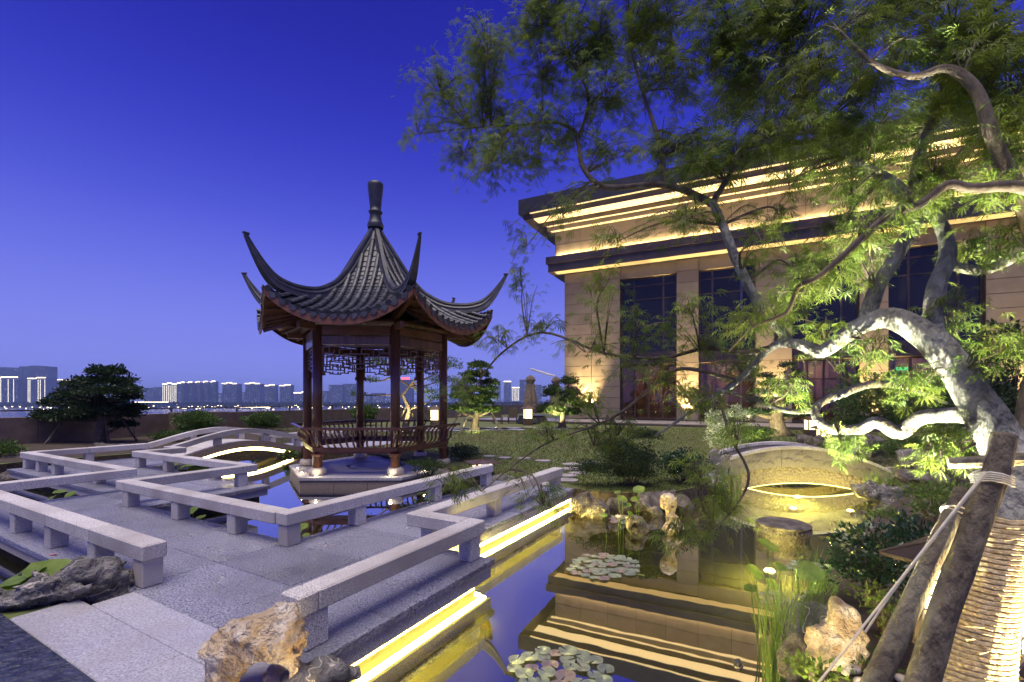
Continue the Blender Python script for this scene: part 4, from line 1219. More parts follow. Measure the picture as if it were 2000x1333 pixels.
bp2 = n.new('ShaderNodeBump'); bp2.inputs['Strength'].default_value = 1.0; bp2.inputs['Distance'].default_value = .035; bp2.invert = True
l.new(vo.outputs['Distance'], bp2.inputs['Height']); l.new(bp2.outputs[0], n['Principled BSDF'].inputs['Normal'])
def cpanel(o, thick, u0, u1, f0, f1, name, mat, seg=40, off=0):
    rings = []
    for i in range(seg + 1):
        u = u0 + (u1 - u0) * i / seg
        rings.append([cbp(u, o - thick / 2, f0(u)), cbp(u, o + thick / 2, f0(u)), cbp(u, o + thick / 2, f1(u)), cbp(u, o - thick / 2, f1(u))])
    return MB().sweep(rings).build(name, mat, cb)
for side_, o in ((0, 0.0), (1, 1.05)):
    for j in range(3):
        u0, u1 = .04 + .92 * j / 3, .04 + .92 * (j + 1) / 3
        cpanel(o, .13, u0 + .0008, u1 - .0008, zbot, ztop, 'parapet_panel', CARV)
        cpanel(o, .17, u0 + .0008, u1 - .0008, lambda u: ztop(u) - .05, lambda u: ztop(u) + .012, 'coping', GRANITE)
    # scroll ends: overlapping rounded lobes
    for e, us in ((0, (.03, -.005, -.03)), (1, (.97, 1.005, 1.03))):
        for q, u in enumerate(us):
            zc = ztop((.05, .95)[e]) - .09 - q * .16
            rr = (.15, .13, .12)[q]
            m = MB(); ringa, ringb = [], []
            for k in range(24):
                a = 2 * math.pi * k / 24
                ringa.append(cbp(u + rr * math.cos(a) / CBL, o - .066 + q * .004, zc + rr * math.sin(a))); ringb.append(cbp(u + rr * math.cos(a) / CBL, o + .066 - q * .004, zc + rr * math.sin(a)))
            m.sweep([ringa, ringb]).build('scroll_end', CARV, cb)
            for r2 in (.085, .045):
                MB().tube([cbp(u + r2 * math.cos(a) / CBL, o - .068, zc + r2 * math.sin(a)) for a in np.linspace(0, 5.2, 18)], .008, 5).build('carved_scroll', CARV, cb)
    if side_ == 0:
        for u in np.linspace(.12, .88, 15):   # carved cloud band standing proud of the panel
            for r2 in (.085, .055):
                zc = zbot(u) + .14 + .05 * math.sin(u * 40)
                MB().tube([cbp(u + r2 * math.cos(a) / CBL, -.067, zc + r2 * .75 * math.sin(a)) for a in np.linspace(0, math.pi, 9)], .009, 5).build('carved_cloud', CARV, cb)
        for u in (.24, .46, .70):
            for r2 in (.14, .10, .06):
                MB().tube([cbp(u + r2 * math.cos(a) / CBL, -.067, zbot(u) + .23 + r2 * .7 * math.sin(a)) for a in np.linspace(.2, math.pi - .2, 11)], .008, 5).build('carved_cloud', CARV, cb)
    cpanel(o + (.02 if side_ == 0 else -.02), .13, .06, .94, lambda u: zarc(u), lambda u: zbot(u) - .003, 'arch_face', SCALE)
cpanel(.525, .84, .06, .94, lambda u: zbot(u) - .10, lambda u: zbot(u) + .02, 'bridge_deck', GRANITE)
rings = []
for i in range(31):
    u = .12 + .74 * i / 30; z = zarc(u) - .004
    rings.append([cbp(u, -.02, z - .016), cbp(u, .02, z - .016), cbp(u, .02, z), cbp(u, -.02, z)])
MB().sweep(rings).build('led_strip', LEDC, cb)
# submerged lamps lighting the arch
for i, (x, y) in enumerate(((1512, 990), (1612, 985), (1503, 1078), (1556, 945))):
    p = ground(x, y, WZ); p.z = -.62
    if i < 2: p = cbp((.34, .64)[i], -.75, -.62)
    if i == 3: p = Vector((6.5, 10.5, -.62))
    th = empty('underwater_lamp', p, ['round lamp glowing under water before the left half of the carved bridge', 'round lamp glowing under water before the right half of the carved bridge', 'round lamp glowing under water beside the stone drum', 'round lamp glowing under water beneath the bridge arch'][i], 'lamp')
    MB().lathe(p, [(.09, 0), (.09, .06), (.07, .07)], 14).build('housing', BLACKM, th)
    MB().lathe(p + Vector((0, 0, .071)), [(.065, 0), (.05, .02)], 14).build('lens', SPOTM, th)
    L_ = bpy.data.lights.new('underwater_glow', 'POINT'); L_.energy = 130 if i < 3 else 620; L_.color = (1, .86, .32); L_.shadow_soft_size = .06
    lo = bpy.data.objects.new('glow', L_); col.objects.link(lo); lo.parent = th; lo.location = (0, 0, .17)

# ------------------------------------------------------------------ stone drum in the pond
p = ground(1530, 1050, WZ)
dr = empty('stone_drum', Vector((p.x, p.y, -.68)), 'round dark stone drum standing in the pond before the carved bridge', 'stone')
MB().lathe((p.x, p.y, 0), [(.12, -.68), (.12, WZ - .06), (.30, WZ - .03), (.325, WZ + .03), (.34, -.17), (.335, -.125), (.345, -.12), (.35, -.10), (.33, -.095)], 36).build('body', R_DARK, dr, smooth=False)
MB().lathe((p.x, p.y, -.094), [(.325, 0), (.32, .006), (.0, .007)], 36, False).build('top_slab', R_DARK, dr)
for k in range(36):
    a = 2 * math.pi * k / 36
    MB().tube([(p.x + .345 * math.cos(a + s_), p.y + .345 * math.sin(a + s_), -.15 + z_) for s_, z_ in ((-.06, -.05), (0, 0), (.06, -.05))], .012, 5).build('carved_scale', R_DARK, dr)

# ------------------------------------------------------------------ lanterns
def lantern(base, w, h, label, estr=1.0, rot=0.0, legs=False, panel=.46):
    "square bollard lantern: plinth, framed glowing panels with bars, flared pyramid roof"
    b = Vector(base)
    th = empty('garden_lantern', b, label, 'lantern')
    ax = Vector((math.cos(rot), math.sin(rot), 0)); ay = Vector((-ax.y, ax.x, 0)); up = Vector((0, 0, 1))
    h0 = h * (.90 - panel - .14)
    MB().cbox(b + up * (h0 / 2), w * .92, w * .92, h0, ax, ay, ch=w * .02).build('plinth', BRN, th)
    MB().cbox(b + up * (h0 + h * .02), w * 1.0, w * 1.0, h * .038, ax, ay, ch=w * .02).build('sill', BRN, th)
    z0 = h0 + h * .04; z1 = z0 + h * panel
    for sx in (-1, 1):
        for sy in (-1, 1):
            MB().box(b + ax * (sx * w * .43) + ay * (sy * w * .43) + up * ((z0 + z1) / 2), w * .09, w * .09, z1 - z0, ax, ay).build('frame_post', BRN, th)
    for q in range(4):
        dx = [ax, ay, -ax, -ay][q]; dy = Vector((-dx.y, dx.x, 0))
        pn = MB().box(b + dx * (w * .40) + up * ((z0 + z1) / 2), .01, w * .76, z1 - z0 - .002, dx, dy).build('glass_panel', LAMP, th)
        g = MB()
        for i in range(1, 4): g.box(b + dx * (w * .415) + dy * (w * .76 * (i / 4 - .5)) + up * ((z0 + z1) / 2), .012, w * .022, z1 - z0, dx, dy)
        for i in range(1, 5): g.box(b + dx * (w * .4165) + up * (z0 + (z1 - z0) * i / 5), .012, w * .76, w * .022, dx, dy)
        g.build('bars', BRN, pn)
    MB().box(b + up * (z1 + h * .02), w * 1.02, w * 1.02, h * .04, ax, ay).build('head_frame', BRN, th)
    zr = z1 + h * .042
    e = w * .78
    cs = [b + ax * (sx * e) + ay * (sy * e) + up * zr for sx, sy in ((-1, -1), (1, -1), (1, 1), (-1, 1))]
    ct = [b + ax * (sx * w * .08) + ay * (sy * w * .08) + up * (h * .995) for sx, sy in ((-1, -1), (1, -1), (1, 1), (-1, 1))]
    cl_ = [c - up * h * .022 for c in cs]
    m = MB().add(cs + ct + cl_, [(0, 1, 5, 4), (1, 2, 6, 5), (2, 3, 7, 6), (3, 0, 4, 7), (4, 5, 6, 7), (8, 9, 1, 0), (9, 10, 2, 1), (10, 11, 3, 2), (11, 8, 0, 3), (11, 10, 9, 8)])
    rf = m.build('roof', BRN, th)
    for i in range(4):
        MB().tube([cs[i] + up * .004, ct[i] + up * .004], w * .02, 5).build('roof_rib', BRN, rf)
    return th
BRN = material('bronze_brown_metal', (.085, .055, .036), (.13, .088, .06), 8, rough=.45, metallic=.2)
def gl_base(x, d): return Vector(((x - 1000) / F * d, d, 0.0))
lantern(gl_base(1031, 29), .55, 1.25, 'square garden lantern with pale glow standing before the closed umbrella', rot=.2)
lantern(gl_base(849, 27), .55, 1.25, 'square garden lantern beside the right pavilion column', rot=.1)
lantern(gl_base(1610, 15.5), .40, .82, 'square lantern with lattice panel just behind the carved bridge', rot=-.2)
lantern(gl_base(1583, 20.5), .42, .90, 'square lantern with lattice panel beside the gnarled bonsai stump', rot=-.1)
lantern(Vector((2.70, 2.70, 0)), .42, .90, 'large bronze lantern with flared roof glowing behind the rope wrapped trunk', rot=.5, panel=.52)
lantern(gl_base(942, 10.2), .42, .34, 'low bronze lantern with a wide roof beside the end of the walkway', rot=.4)
NL = bpy.data.lights.new('lantern_bulb', 'POINT'); NL.energy = 14; NL.color = (1, .74, .38); NL.shadow_soft_size = .12

# ------------------------------------------------------------------ spot lights in the planting
def spot(name, at, to, energy, label, color=(1, .86, .5), size=55, blend=.7, soft=.04):
    at, to = Vector(at), Vector(to)
    th = empty(name, at, label, 'spot light')
    d = (to - at).normalized()
    g = Vector((at.x, at.y, min(0.0, at.z - .1)))
    MB().tube([g, at], .012, 6).build('stake', BLACKM, th)
    MB().tube([at - d * .05, at + d * .06], [.035, .045], 12).build('housing', BLACKM, th)
    MB().tube([at + d * .061, at + d * .066], .038, 12).build('lens', SPOTM, th)
    L_ = bpy.data.lights.new(name, 'SPOT'); L_.energy = energy; L_.color = color; L_.spot_size = R(size); L_.spot_blend = blend; L_.shadow_soft_size = soft
    lo = bpy.data.objects.new('beam', L_); col.objects.link(lo); lo.parent = th
    lo.location = d * .09
    lo.rotation_euler = d.to_track_quat('-Z', 'Y').to_euler()
    return th
spot('garden_spot', (1.15, 2.45, -.15), px(1830, 690, 2.25), 2300, 'spot light on a stake in the pond aimed up at the pale maple limbs', (1.0, .97, .78), 46, .7, .03)
spot('garden_spot', (2.3, 3.3, .06), px(1560, 300, 3.0), 1300, 'spot light behind the tall pale rock aimed into the maple crown', (.95, 1.0, .70), 110, .8, .04)
spot('garden_spot', (2.2, 1.45, .06), px(1935, 1150, 1.95), 750, 'spot light beside the rope wrapped trunk', (1.0, .80, .40), 60, .8, .04)
spot('garden_spot', ground(921, 849) + Vector((0, 0, .1)), px(930, 790, 24.3), 900, 'white spot light on the grass below the layered bonsai', (1, .93, .45), 80)
spot('garden_spot', ground(970, 841) + Vector((0, 0, .1)), px(945, 790, 24.8), 450, 'spot light on the far side of the layered bonsai by its pole', (1, .93, .45), 80)
spot('garden_spot', ground(1072, 840) + Vector((0, 0, .1)), px(1090, 790, 25.5), 1000, 'spot light on the grass below the rounded bonsai', (1, .93, .45), 85)
spot('garden_spot', ground(1478, 858) + Vector((0, 0, .1)), px(1496, 790, 21), 1100, 'spot light below the gnarled bonsai', (1, .90, .45), 85)
spot('garden_spot', ground(1402, 905) + Vector((0, 0, .1)), px(1415, 830, 13.4), 420, 'spot light below the pale variegated shrub', (1, .93, .65), 85)
spot('garden_spot', ground(786, 851) + Vector((0, 0, .1)), px(800, 760, 22), 700, 'spot light below the propped maple behind the pavilion', (1, .85, .45), 85)
spot('garden_spot', ground(1335, 944) + Vector((0, 0, .1)), px(1330, 905, 9.5), 60, 'spot light hidden behind the dark leafy shrub', (1, .80, .38), 100)
spot('garden_spot', ground(1800, 905) + Vector((0, 0, .1)), px(1830, 830, 8.8), 170, 'spot light among the reddish stems behind the maple', (1, .78, .35), 100)
spot('garden_spot', Vector((-.9, 2.35, .05)), px(500, 1265, 2.7), 9.0, 'spot light at the pond corner beside the large pale rock', (1, .72, .30), 70)
spot('garden_spot', Vector((1.75, 2.12, .05)), px(1590, 1180, 3.2), 50, 'spot light at the bank aimed at the reeds and the tall pale rock', (1, .84, .48), 110)

# ------------------------------------------------------------------ closed umbrellas and chairs on the far terrace
CANV = material('taupe_canvas', (.13, .10, .075), (.19, .15, .115), 6, rough=.85, bump=.2, bscale=12)
def umbrella(x, d, h, label):
    b = gl_base(x, d); th = empty('closed_umbrella', b, label, 'umbrella')
    MB().box(b + Vector((0, 0, .06)), .9, .9, .1).build('base', BLACKM, th)
    MB().tube([b, b + Vector((0, 0, h))], .03, 8).build('pole', METAL, th)
    m = MB(); rings = []
    for z, r_ in ((.35, .42), (.5, .40), (.68, .30), (.80, .25), (.83, .21), (.90, .32), (.96, .22), (1.0, .03)):
        rings.append([b + Vector((r_ * (1 + .16 * math.cos(k * math.pi)) * math.cos(k * math.pi / 8), r_ * (1 + .16 * math.cos(k * math.pi)) * math.sin(k * math.pi / 8), h * z)) for k in range(16)])
    m.sweep(rings).build('folded_canopy', CANV, th)
    MB().lathe(b + Vector((0, 0, h * .82)), [(.25, 0), (.25, .05)], 16).build('tie_strap', BLACKM, th)
    return th
umbrella(1036, 32, 3.3, 'closed taupe umbrella on the far terrace with nothing in front but a lantern')
umbrella(1086, 34, 3.3, 'closed taupe umbrella half hidden behind the rounded bonsai')
MB().tube([px(1036, 721, 33), px(1083, 735, 33.5)], .07, 8).build('umbrella_arm', material('white_metal', (.7, .7, .72), rough=.4), label='white cantilever arm reaching between the closed umbrellas', cat='umbrella arm')
RATT = material('dark_rattan', (.035, .026, .02), (.06, .045, .035), 30, rough=.7)
def chair(x, d, rot, label):
    b = gl_base(x, d); th = empty('terrace_chair', b, label, 'chair', 'dark terrace chairs')
    ax = Vector((math.cos(rot), math.sin(rot), 0)); ay = Vector((-ax.y, ax.x, 0)); up = Vector((0, 0, 1))
    MB().cbox(b + up * .42, .62, .60, .06, ax, ay, ch=.01).build('seat', RATT, th)
    MB().cbox(b + ay * .31 + up * .74, .62, .06, .62, ax, (ay + up * .1).normalized(), ch=.01).build('backrest', RATT, th)
    for sx in (-1, 1):
        for sy in (-1, 1): MB().box(b + ax * sx * .27 + ay * sy * .25 + up * .195, .05, .05, .39, ax, ay).build('leg', RATT, th)
        MB().box(b + ax * sx * .33 + up * .62, .05, .55, .04, ax, ay).build('armrest', RATT, th)
for x, d, r_ in ((972, 30.5, .2), (1001, 30.5, -.1)): chair(x, d, r_, 'dark woven armchair by the far parapet next to the closed umbrella')
MB().lathe(gl_base(1040, 30.8), [(1.0, 0), (1.05, .1), (.9, .5), (.95, .55)], 24).build('round_planter', BLACKM, label='low dark round planter under the closed umbrella', cat='planter')

# ------------------------------------------------------------------ stepping stones on the lawn
STEP = material('pale_flagstone', (.24, .22, .21), (.38, .35, .34), 5, rough=.6, bump=.4, bscale=14)
for i, (x, y, w) in enumerate([(1117, 909, .55), (1117, 918, .5), (1108, 931, .5), (1104, 940, .55), (1070, 948, .45), (1060, 902, .5), (1022, 897, .45), (985, 896, .45), (1130, 926, .45), (1155, 905, .5), (955, 893, .4)]):
    c = ground(x, y, 0)
    pts = [(c.x + w * random.uniform(.8, 1.1) * math.cos(a) * .5, c.y + w * random.uniform(.8, 1.1) * math.sin(a) * .42) for a in np.linspace(0, 2 * math.pi, 9)[:-1]]
    MB().prism(pts, -.02, .035).build('stepping_stone', STEP, label='flat irregular stepping stone in the lawn between the walkway and the topiary', cat='stepping stone', group='stepping stones on the lawn')

# ------------------------------------------------------------------ water plants
PADM = foliage_mat('lily_pad', (.16, .20, .16), (.30, .34, .26), 22, .1, .35, .5)
PADR = foliage_mat('reddish_lily_pad', (.20, .15, .15), (.30, .25, .23), 22, .1, .35, .5)
LOTUS = foliage_mat('lotus_leaf', (.14, .24, .045), (.28, .38, .09), 9, .5, .5)
FLOW = material('pink_petal', (.75, .35, .40), (.85, .6, .6), 20, rough=.5, translucent=.3)
def lily(cx, cy, rx, ry, n_, pr_, label):
    c0 = ground(cx, cy, WZ)
    th = empty('water_lily', c0, label, 'water lily')
    done = []
    tries = 0
    while len(done) < n_ and tries < 4000:
        tries += 1
        a, r_ = random.uniform(0, 2 * math.pi), math.sqrt(random.random())
        sx, sy = cx + rx * r_ * math.cos(a), cy + ry * r_ * math.sin(a)
        c = ground(sx, sy, WZ)
        R_ = pr_ * random.uniform(.7, 1.15)
        if any((c - q).length < (R_ + s) * .80 for q, s in done): continue
        done.append((c, R_))
        rot = random.uniform(0, 6.28); m = MB(); z0 = .006 + .004 * (len(done) % 4)
        m.v.append((c.x, c.y, WZ + z0))
        K = 18
        for k in range(K + 1):
            t_ = rot + .16 + (2 * math.pi - .32) * k / K
            rr = R_ * (1 + .03 * math.sin(5 * t_))
            m.v.append((c.x + rr * math.cos(t_), c.y + rr * math.sin(t_), WZ + z0 + .004 + .003 * math.sin(3 * t_)))
        for k in range(K): m.f.append((0, k + 1, k + 2))
        m.build('lily_pad', PADR if random.random() < .25 else PADM, th)
    return th
lily(1177, 1108, 66, 24, 44, .070, 'dense patch of water lily pads in the dark middle of the pond')
lily(1095, 1312, 100, 42, 36, .070, 'patch of pale water lily pads on the blue reflection close to the walkway')
lily(1550, 1172, 70, 16, 16, .055, 'small patch of lily pads behind the reeds')
lily(1580, 1110, 45, 14, 10, .07, 'lily pads floating by the glossy camellia')
lily(1215, 1017, 26, 8, 12, .07, 'few lily pads with a pink flower beside the pond rocks')
def lotus(name, label, leaves, stem_d, fl=()):
    "leaves: (px,py,depth,radius m,tilt)"
    xs = [px(x, y, d) for x, y, d, r_, t_ in leaves]
    b = Vector((sum(p.x for p in xs) / len(xs), sum(p.y for p in xs) / len(xs), -.68))
    th = empty(name, b, label, 'lotus')
    for (x, y, d, r_, tl) in leaves:
        c = px(x, y, d)
        ft = Vector((c.x + random.uniform(-.08, .08), c.y + random.uniform(-.06, .06), -.68))
        st = MB().tube([ft, ft.lerp(c, .6) + Vector((.02, .01, 0)), c], .006, 5)
        az = random.uniform(0, 6.28)
        nrm = Vector((math.cos(az) * tl, -abs(tl) * .8, 1)).normalized()
        ux = nrm.cross(Vector((.3, 1, .1))).normalized(); uy = nrm.cross(ux)
        m = MB(); m.v.append(tuple(c))
        K = 20
        for ri, fr_ in enumerate((.5, 1.0)):
            for k in range(K):
                a = 2 * math.pi * k / K
                w_ = (.06 * math.sin(3 * a + az) + .04 * math.sin(7 * a)) * r_ * fr_
                m.v.append(tuple(c + (ux * math.cos(a) + uy * math.sin(a)) * r_ * fr_ + nrm * (.10 * r_ * fr_ ** 2 + w_)))
        for k in range(K):
            m.f.append((0, 1 + k, 1 + (k + 1) % K)); m.f.append((1 + k, 1 + K + k, 1 + K + (k + 1) % K, 1 + (k + 1) % K))
        lf = m.build('leaf', LOTUS, th, smooth=True)
        st.build('stem', REED, lf)
    for (x, y, d) in fl:
        c = px(x, y, d); m = MB()
        for k in range(8):
            a = k * .785
            dd = Vector((math.cos(a), math.sin(a), .9)).normalized(); s_ = Vector((-math.sin(a), math.cos(a), 0))
            m.add([c, c + dd * .04 + s_ * .018, c + dd * .075, c + dd * .04 - s_ * .018], [(0, 1, 2, 3)])
        m.build('flower', FLOW, th)
        MB().tube([(c.x, c.y, -.68), c], .005, 5).build('stem', REED, th)
    return th
lotus('lotus_plant', 'tall lotus leaves on thin stems beside the pond rocks', [(1248, 957, 6.9, .09, .6), (1215, 975, 6.8, .085, .5), (1240, 975, 6.9, .06, .7), (1225, 987, 6.8, .06, .4), (1206, 962, 7.0, .05, .3), (1180, 1007, 6.6, .05, .5), (1231, 1004, 6.8, .055, .6)], 7, [(1208, 1013, 6.6)])
lotus('lotus_plant', 'lotus leaves standing around the reeds', [(1475, 1118, 3.7, .075, .7), (1522, 1108, 3.9, .07, .3), (1583, 1122, 3.8, .10, .4), (1500, 1066, 4.0, .09, .4), (1508, 1142, 3.5, .055, .9), (1575, 1105, 4.0, .075, .2), (1466, 1150, 3.6, .05, .3)], 4)
lotus('lotus_plant', 'broad green lotus leaves behind the grey veined rock', [(45, 1128, 4.4, .17, .3), (95, 1113, 4.5, .17, .25), (15, 1160, 4.2, .16, .3), (70, 1142, 4.35, .12, .3), (110, 1128, 4.5, .09, .6)], 4, [(77, 1140, 4.2)])
lotus('lotus_plant', 'three small lotus leaves in the dark water pocket behind the tan railing', [(117, 961, 8.4, .10, .25), (99, 974, 8.0, .085, .4), (138, 966, 8.3, .09, .7)], 8)
lotus('lotus_plant', 'two lotus leaves under the middle railing by the glowing water', [(376, 998, 6.9, .085, .7), (392, 1011, 6.7, .07, .3)], 7)
lotus('lotus_plant', 'lotus leaves under the middle railing corner before the pavilion', [(588, 1030, 6.0, .09, .4), (583, 1040, 5.9, .06, .9), (598, 1046, 5.8, .05, .3)], 6)
lotus('lotus_plant', 'small lotus leaves behind the second railing near the arched footbridge', [(343, 908, 11, .10, .4), (358, 912, 10.8, .10, .6), (372, 909, 11, .09, .3), (352, 917, 10.6, .08, .4)], 11)
def blades(name, label, base, n_, h, spread, bend, mat=REED, cat='reeds', w=.007):
    b = Vector(base); th = empty(name, b, label, cat)
    V = []
    for i in range(n_):
        a = random.uniform(0, 6.28); r_ = spread * .35 * math.sqrt(random.random())
        p0 = b + Vector((r_ * math.cos(a), r_ * math.sin(a), 0)); hh = h * random.uniform(.55, 1.1)
        az = random.uniform(0, 6.28); bd_ = bend * random.uniform(.2, 1.2)
        pts = [p0 + Vector((math.cos(az) * bd_ * hh * v ** 2.2, math.sin(az) * bd_ * hh * v ** 2.2, hh * (v - .35 * bd_ * v ** 3))) for v in np.linspace(0, 1, 6)]
        s_ = Vector((-math.sin(az + .6), math.cos(az + .6), 0))
        for j in range(5):
            w0, w1 = w * (1 - j / 5.3), w * (1 - (j + 1) / 5.3)
            V.append([pts[j] - s_ * w0, pts[j] + s_ * w0, pts[j + 1] + s_ * w1, pts[j + 1] - s_ * w1])
    quads_obj('blades', mat, np.array([[tuple(q) for q in v] for v in V]), th, kind='stuff')
    return th
blades('reed_clump', 'tall green reeds rising from the pond beside the tall pale rock', (px(1535, 1318, 3.25).x, 3.25, -.35), 150, 1.0, .42, .30, w=.0062)
blades('reed_clump', 'loose reeds drooping before the left end of the carved bridge', (4.35, 9.4, -.35), 90, 1.0, .9, .6, w=.008)
blades('reed_clump', 'drooping grass at the right foot of the carved bridge', (7.35, 9.2, -.2), 90, .75, .8, .9, w=.008)
blades('grass_tuft', 'tall grass tuft behind the right end of the carved bridge', (8.3, 12.2, 0), 90, .85, .6, .5, w=.008, cat='grass')
blades('grass_tuft', 'grass tuft between the camellia and the lily pads', (2.75, 4.1, -.05), 70, .45, .5, .7, w=.006, cat='grass')
for i in range(34):
    c = Vector((random.uniform(2.0, 2.32), random.uniform(2.35, 2.85), .02)) if i < 24 else Vector((random.uniform(2.75, 3.1), random.uniform(2.3, 2.6), .02))
    r_ = random.uniform(.022, .042)
    if i == 0:
        bm = bmesh.new(); bmesh.ops.create_icosphere(bm, subdivisions=2, radius=1.0)
        peb = bpy.data.meshes.new('white_pebble'); bm.to_mesh(peb); bm.free()
        peb.materials.append(STONEW); peb.polygons.foreach_set('use_smooth', [True] * len(peb.polygons))
    o = bpy.data.objects.new('white_pebble', peb); col.objects.link(o); o.location = c + Vector((0, 0, r_ * .4)); o.scale = (r_ * 1.3, r_, r_ * .75); o.rotation_euler = (0, 0, random.uniform(0, 6))
    tag(o, 'smooth white pebble lying around the foot of the large bronze lantern', 'pebble', 'white pebbles by the lantern')
# ------------------------------------------------------------------ leaning maple in front, with rope-wrapped trunk
MT = Vector((1.80, 1.93, 0))
mp_ = empty('leaning_maple', MT, 'big leaning lace-leaf maple with pale lit limbs and rope wrapped trunk', 'tree')
def limb(pts):
    return [px(x, y, d) for x, y, d, r_ in pts], [r_ for *_, r_ in pts]
def smooth_path(P, Rr, k=5):
    "Catmull-Rom through the points"
    out, ro = [], []
    n_ = len(P)
    for i in range(n_ - 1):
        p0, p1, p2, p3 = P[max(i - 1, 0)], P[i], P[i + 1], P[min(i + 2, n_ - 1)]
        for j in range(k):
            t = j / k
            out.append(.5 * ((2 * p1) + (p2 - p0) * t + (2 * p0 - 5 * p1 + 4 * p2 - p3) * t * t + (3 * p1 - p0 - 3 * p2 + p3) * t ** 3))
            ro.append(Rr[i] + (Rr[i + 1] - Rr[i]) * t)
    out.append(P[-1]); ro.append(Rr[-1])
    return out, ro
tp = [MT + Vector((0, 0, -.05)), px(1887, 1333, 1.92), px(1910, 1230, 1.92), px(1940, 1110, 1.92), px(1968, 1010, 1.93), px(1985, 950, 1.96), px(1975, 890, 2.0)]
tr_ = [.155, .122, .100, .088, .084, .084, .086]
TP, TR = smooth_path(tp, tr_, 6)
MB().tube(TP, TR, 18, rough=.12).build('trunk', PALEBARK, mp_, smooth=True)
LIMBS = [
 [(1980, 905, 2.0, .084), (1945, 845, 2.05, .078), (1905, 785, 2.1, .074), (1860, 712, 2.2, .070), (1805, 655, 2.3, .064), (1740, 622, 2.4, .056), (1670, 642, 2.5, .044), (1605, 688, 2.6, .035), (1555, 672, 2.7, .029), (1505, 680, 2.85, .022), (1440, 745, 3.0, .019), (1350, 805, 3.15, .013), (1280, 852, 3.25, .008)],
 [(1830, 680, 2.3, .045), (1822, 620, 2.36, .040), (1830, 560, 2.4, .040), (1850, 500, 2.45, .036), (1838, 440, 2.5, .032), (1808, 405, 2.5, .030)],
 [(1690, 628, 2.48, .040), (1715, 560, 2.5, .038), (1757, 490, 2.52, .036), (1790, 425, 2.52, .036), (1790, 350, 2.55, .036), (1800, 290, 2.6, .03), (1838, 200, 2.65, .024), (1862, 120, 2.7, .018), (1820, 60, 2.75, .014), (1770, 20, 2.8, .01)],
 [(1790, 420, 2.52, .030), (1755, 370, 2.55, .034), (1715, 340, 2.6, .028), (1660, 310, 2.7, .02), (1610, 240, 2.8, .015), (1560, 150, 2.9, .011), (1520, 60, 3.0, .008)],
 [(1800, 415, 2.5, .030), (1845, 345, 2.45, .026), (1880, 300, 2.4, .022), (1940, 250, 2.35, .022), (2010, 215, 2.3, .016)],
 [(1846, 505, 2.45, .020), (1870, 522, 2.45, .024), (1920, 528, 2.4, .024), (1980, 505, 2.35, .023), (2060, 470, 2.3, .02)],
 [(2080, 400, 1.75, .024), (1990, 365, 1.75, .021), (1900, 368, 1.75, .018), (1850, 362, 1.77, .018), (1800, 398, 1.8, .016), (1740, 418, 1.83, .015), (1690, 460, 1.85, .014), (1600, 540, 1.9, .012), (1560, 560, 2.0, .010), (1535, 612, 2.05, .009), (1470, 640, 2.15, .006), (1420, 690, 2.25, .003)],
 [(1545, 672, 2.75, .028), (1480, 590, 2.8, .030), (1443, 520, 2.85, .030), (1415, 450, 2.9, .028), (1392, 395, 3.0, .024)],
 [(1396, 400, 3.0, .026), (1300, 362, 3.2, .022), (1185, 366, 3.5, .021), (1140, 330, 3.6, .019), (1124, 262, 3.7, .017), (1085, 240, 3.8, .012), (1010, 245, 3.9, .008), (920, 250, 4.1, .005)],
 [(1128, 275, 3.7, .014), (1150, 190, 3.7, .012), (1110, 110, 3.75, .009), (1080, 40, 3.8, .006)],
 [(1300, 362, 3.2, .018), (1285, 270, 3.3, .015), (1255, 180, 3.4, .012), (1230, 90, 3.5, .008)],
 [(1392, 395, 3.0, .02), (1450, 300, 2.95, .016), (1500, 200, 2.9, .012), (1440, 90, 3.0, .008)],
 [(1950, 868, 2.05, .075), (1900, 815, 2.3, .042), (1845, 812, 2.5, .040), (1795, 818, 2.6, .038), (1757, 846, 2.65, .036), (1712, 826, 2.7, .034), (1680, 838, 2.75, .032), (1625, 840, 2.8, .028), (1601, 825, 2.85, .027), (1592, 802, 2.9, .026), (1612, 783, 2.9, .024), (1655, 765, 2.95, .026), (1700, 752, 3.0, .022), (1765, 757, 3.0, .016), (1850, 788, 3.0, .010)],
 [(1592, 802, 2.9, .017), (1535, 803, 2.9, .015), (1465, 778, 2.95, .011), (1400, 760, 3.0, .006)],
 [(1505, 680, 2.85, .020), (1445, 690, 2.9, .016), (1380, 680, 3.0, .013), (1290, 700, 3.1, .011), (1180, 690, 3.2, .010), (1060, 650, 3.4, .008), (980, 690, 3.5, .008), (925, 760, 3.5, .006), (900, 800, 3.5, .003)],
 [(1440, 745, 3.0, .014), (1330, 720, 3.0, .012), (1270, 760, 3.0, .010), (1190, 820, 3.0, .008), (1060, 870, 3.0, .006), (940, 960, 2.9, .003)],
 [(1405, 770, 3.05, .010), (1425, 850, 2.9, .009), (1462, 925, 2.8, .008), (1440, 985, 2.75, .006), (1385, 1045, 2.7, .003)],
 [(1985, 900, 2.0, .05), (2020, 760, 2.1, .042), (2035, 600, 2.1, .038), (2010, 430, 2.1, .034), (1940, 270, 2.1, .028), (1905, 175, 2.15, .024), (1850, 135, 2.2, .02), (1780, 150, 2.25, .016), (1700, 120, 2.35, .011), (1640, 60, 2.45, .006)],
]
nodes = []
def grow(P, Rr, n=10, rough=.18, k=6, name='limb', mat=None):
    Q, S_ = smooth_path(P, Rr, k)
    MB().tube(Q, S_, n, rough=rough).build(name, mat or PALEBARK, mp_, smooth=True)
    for a, b in zip(Q, S_): nodes.append((a, b))
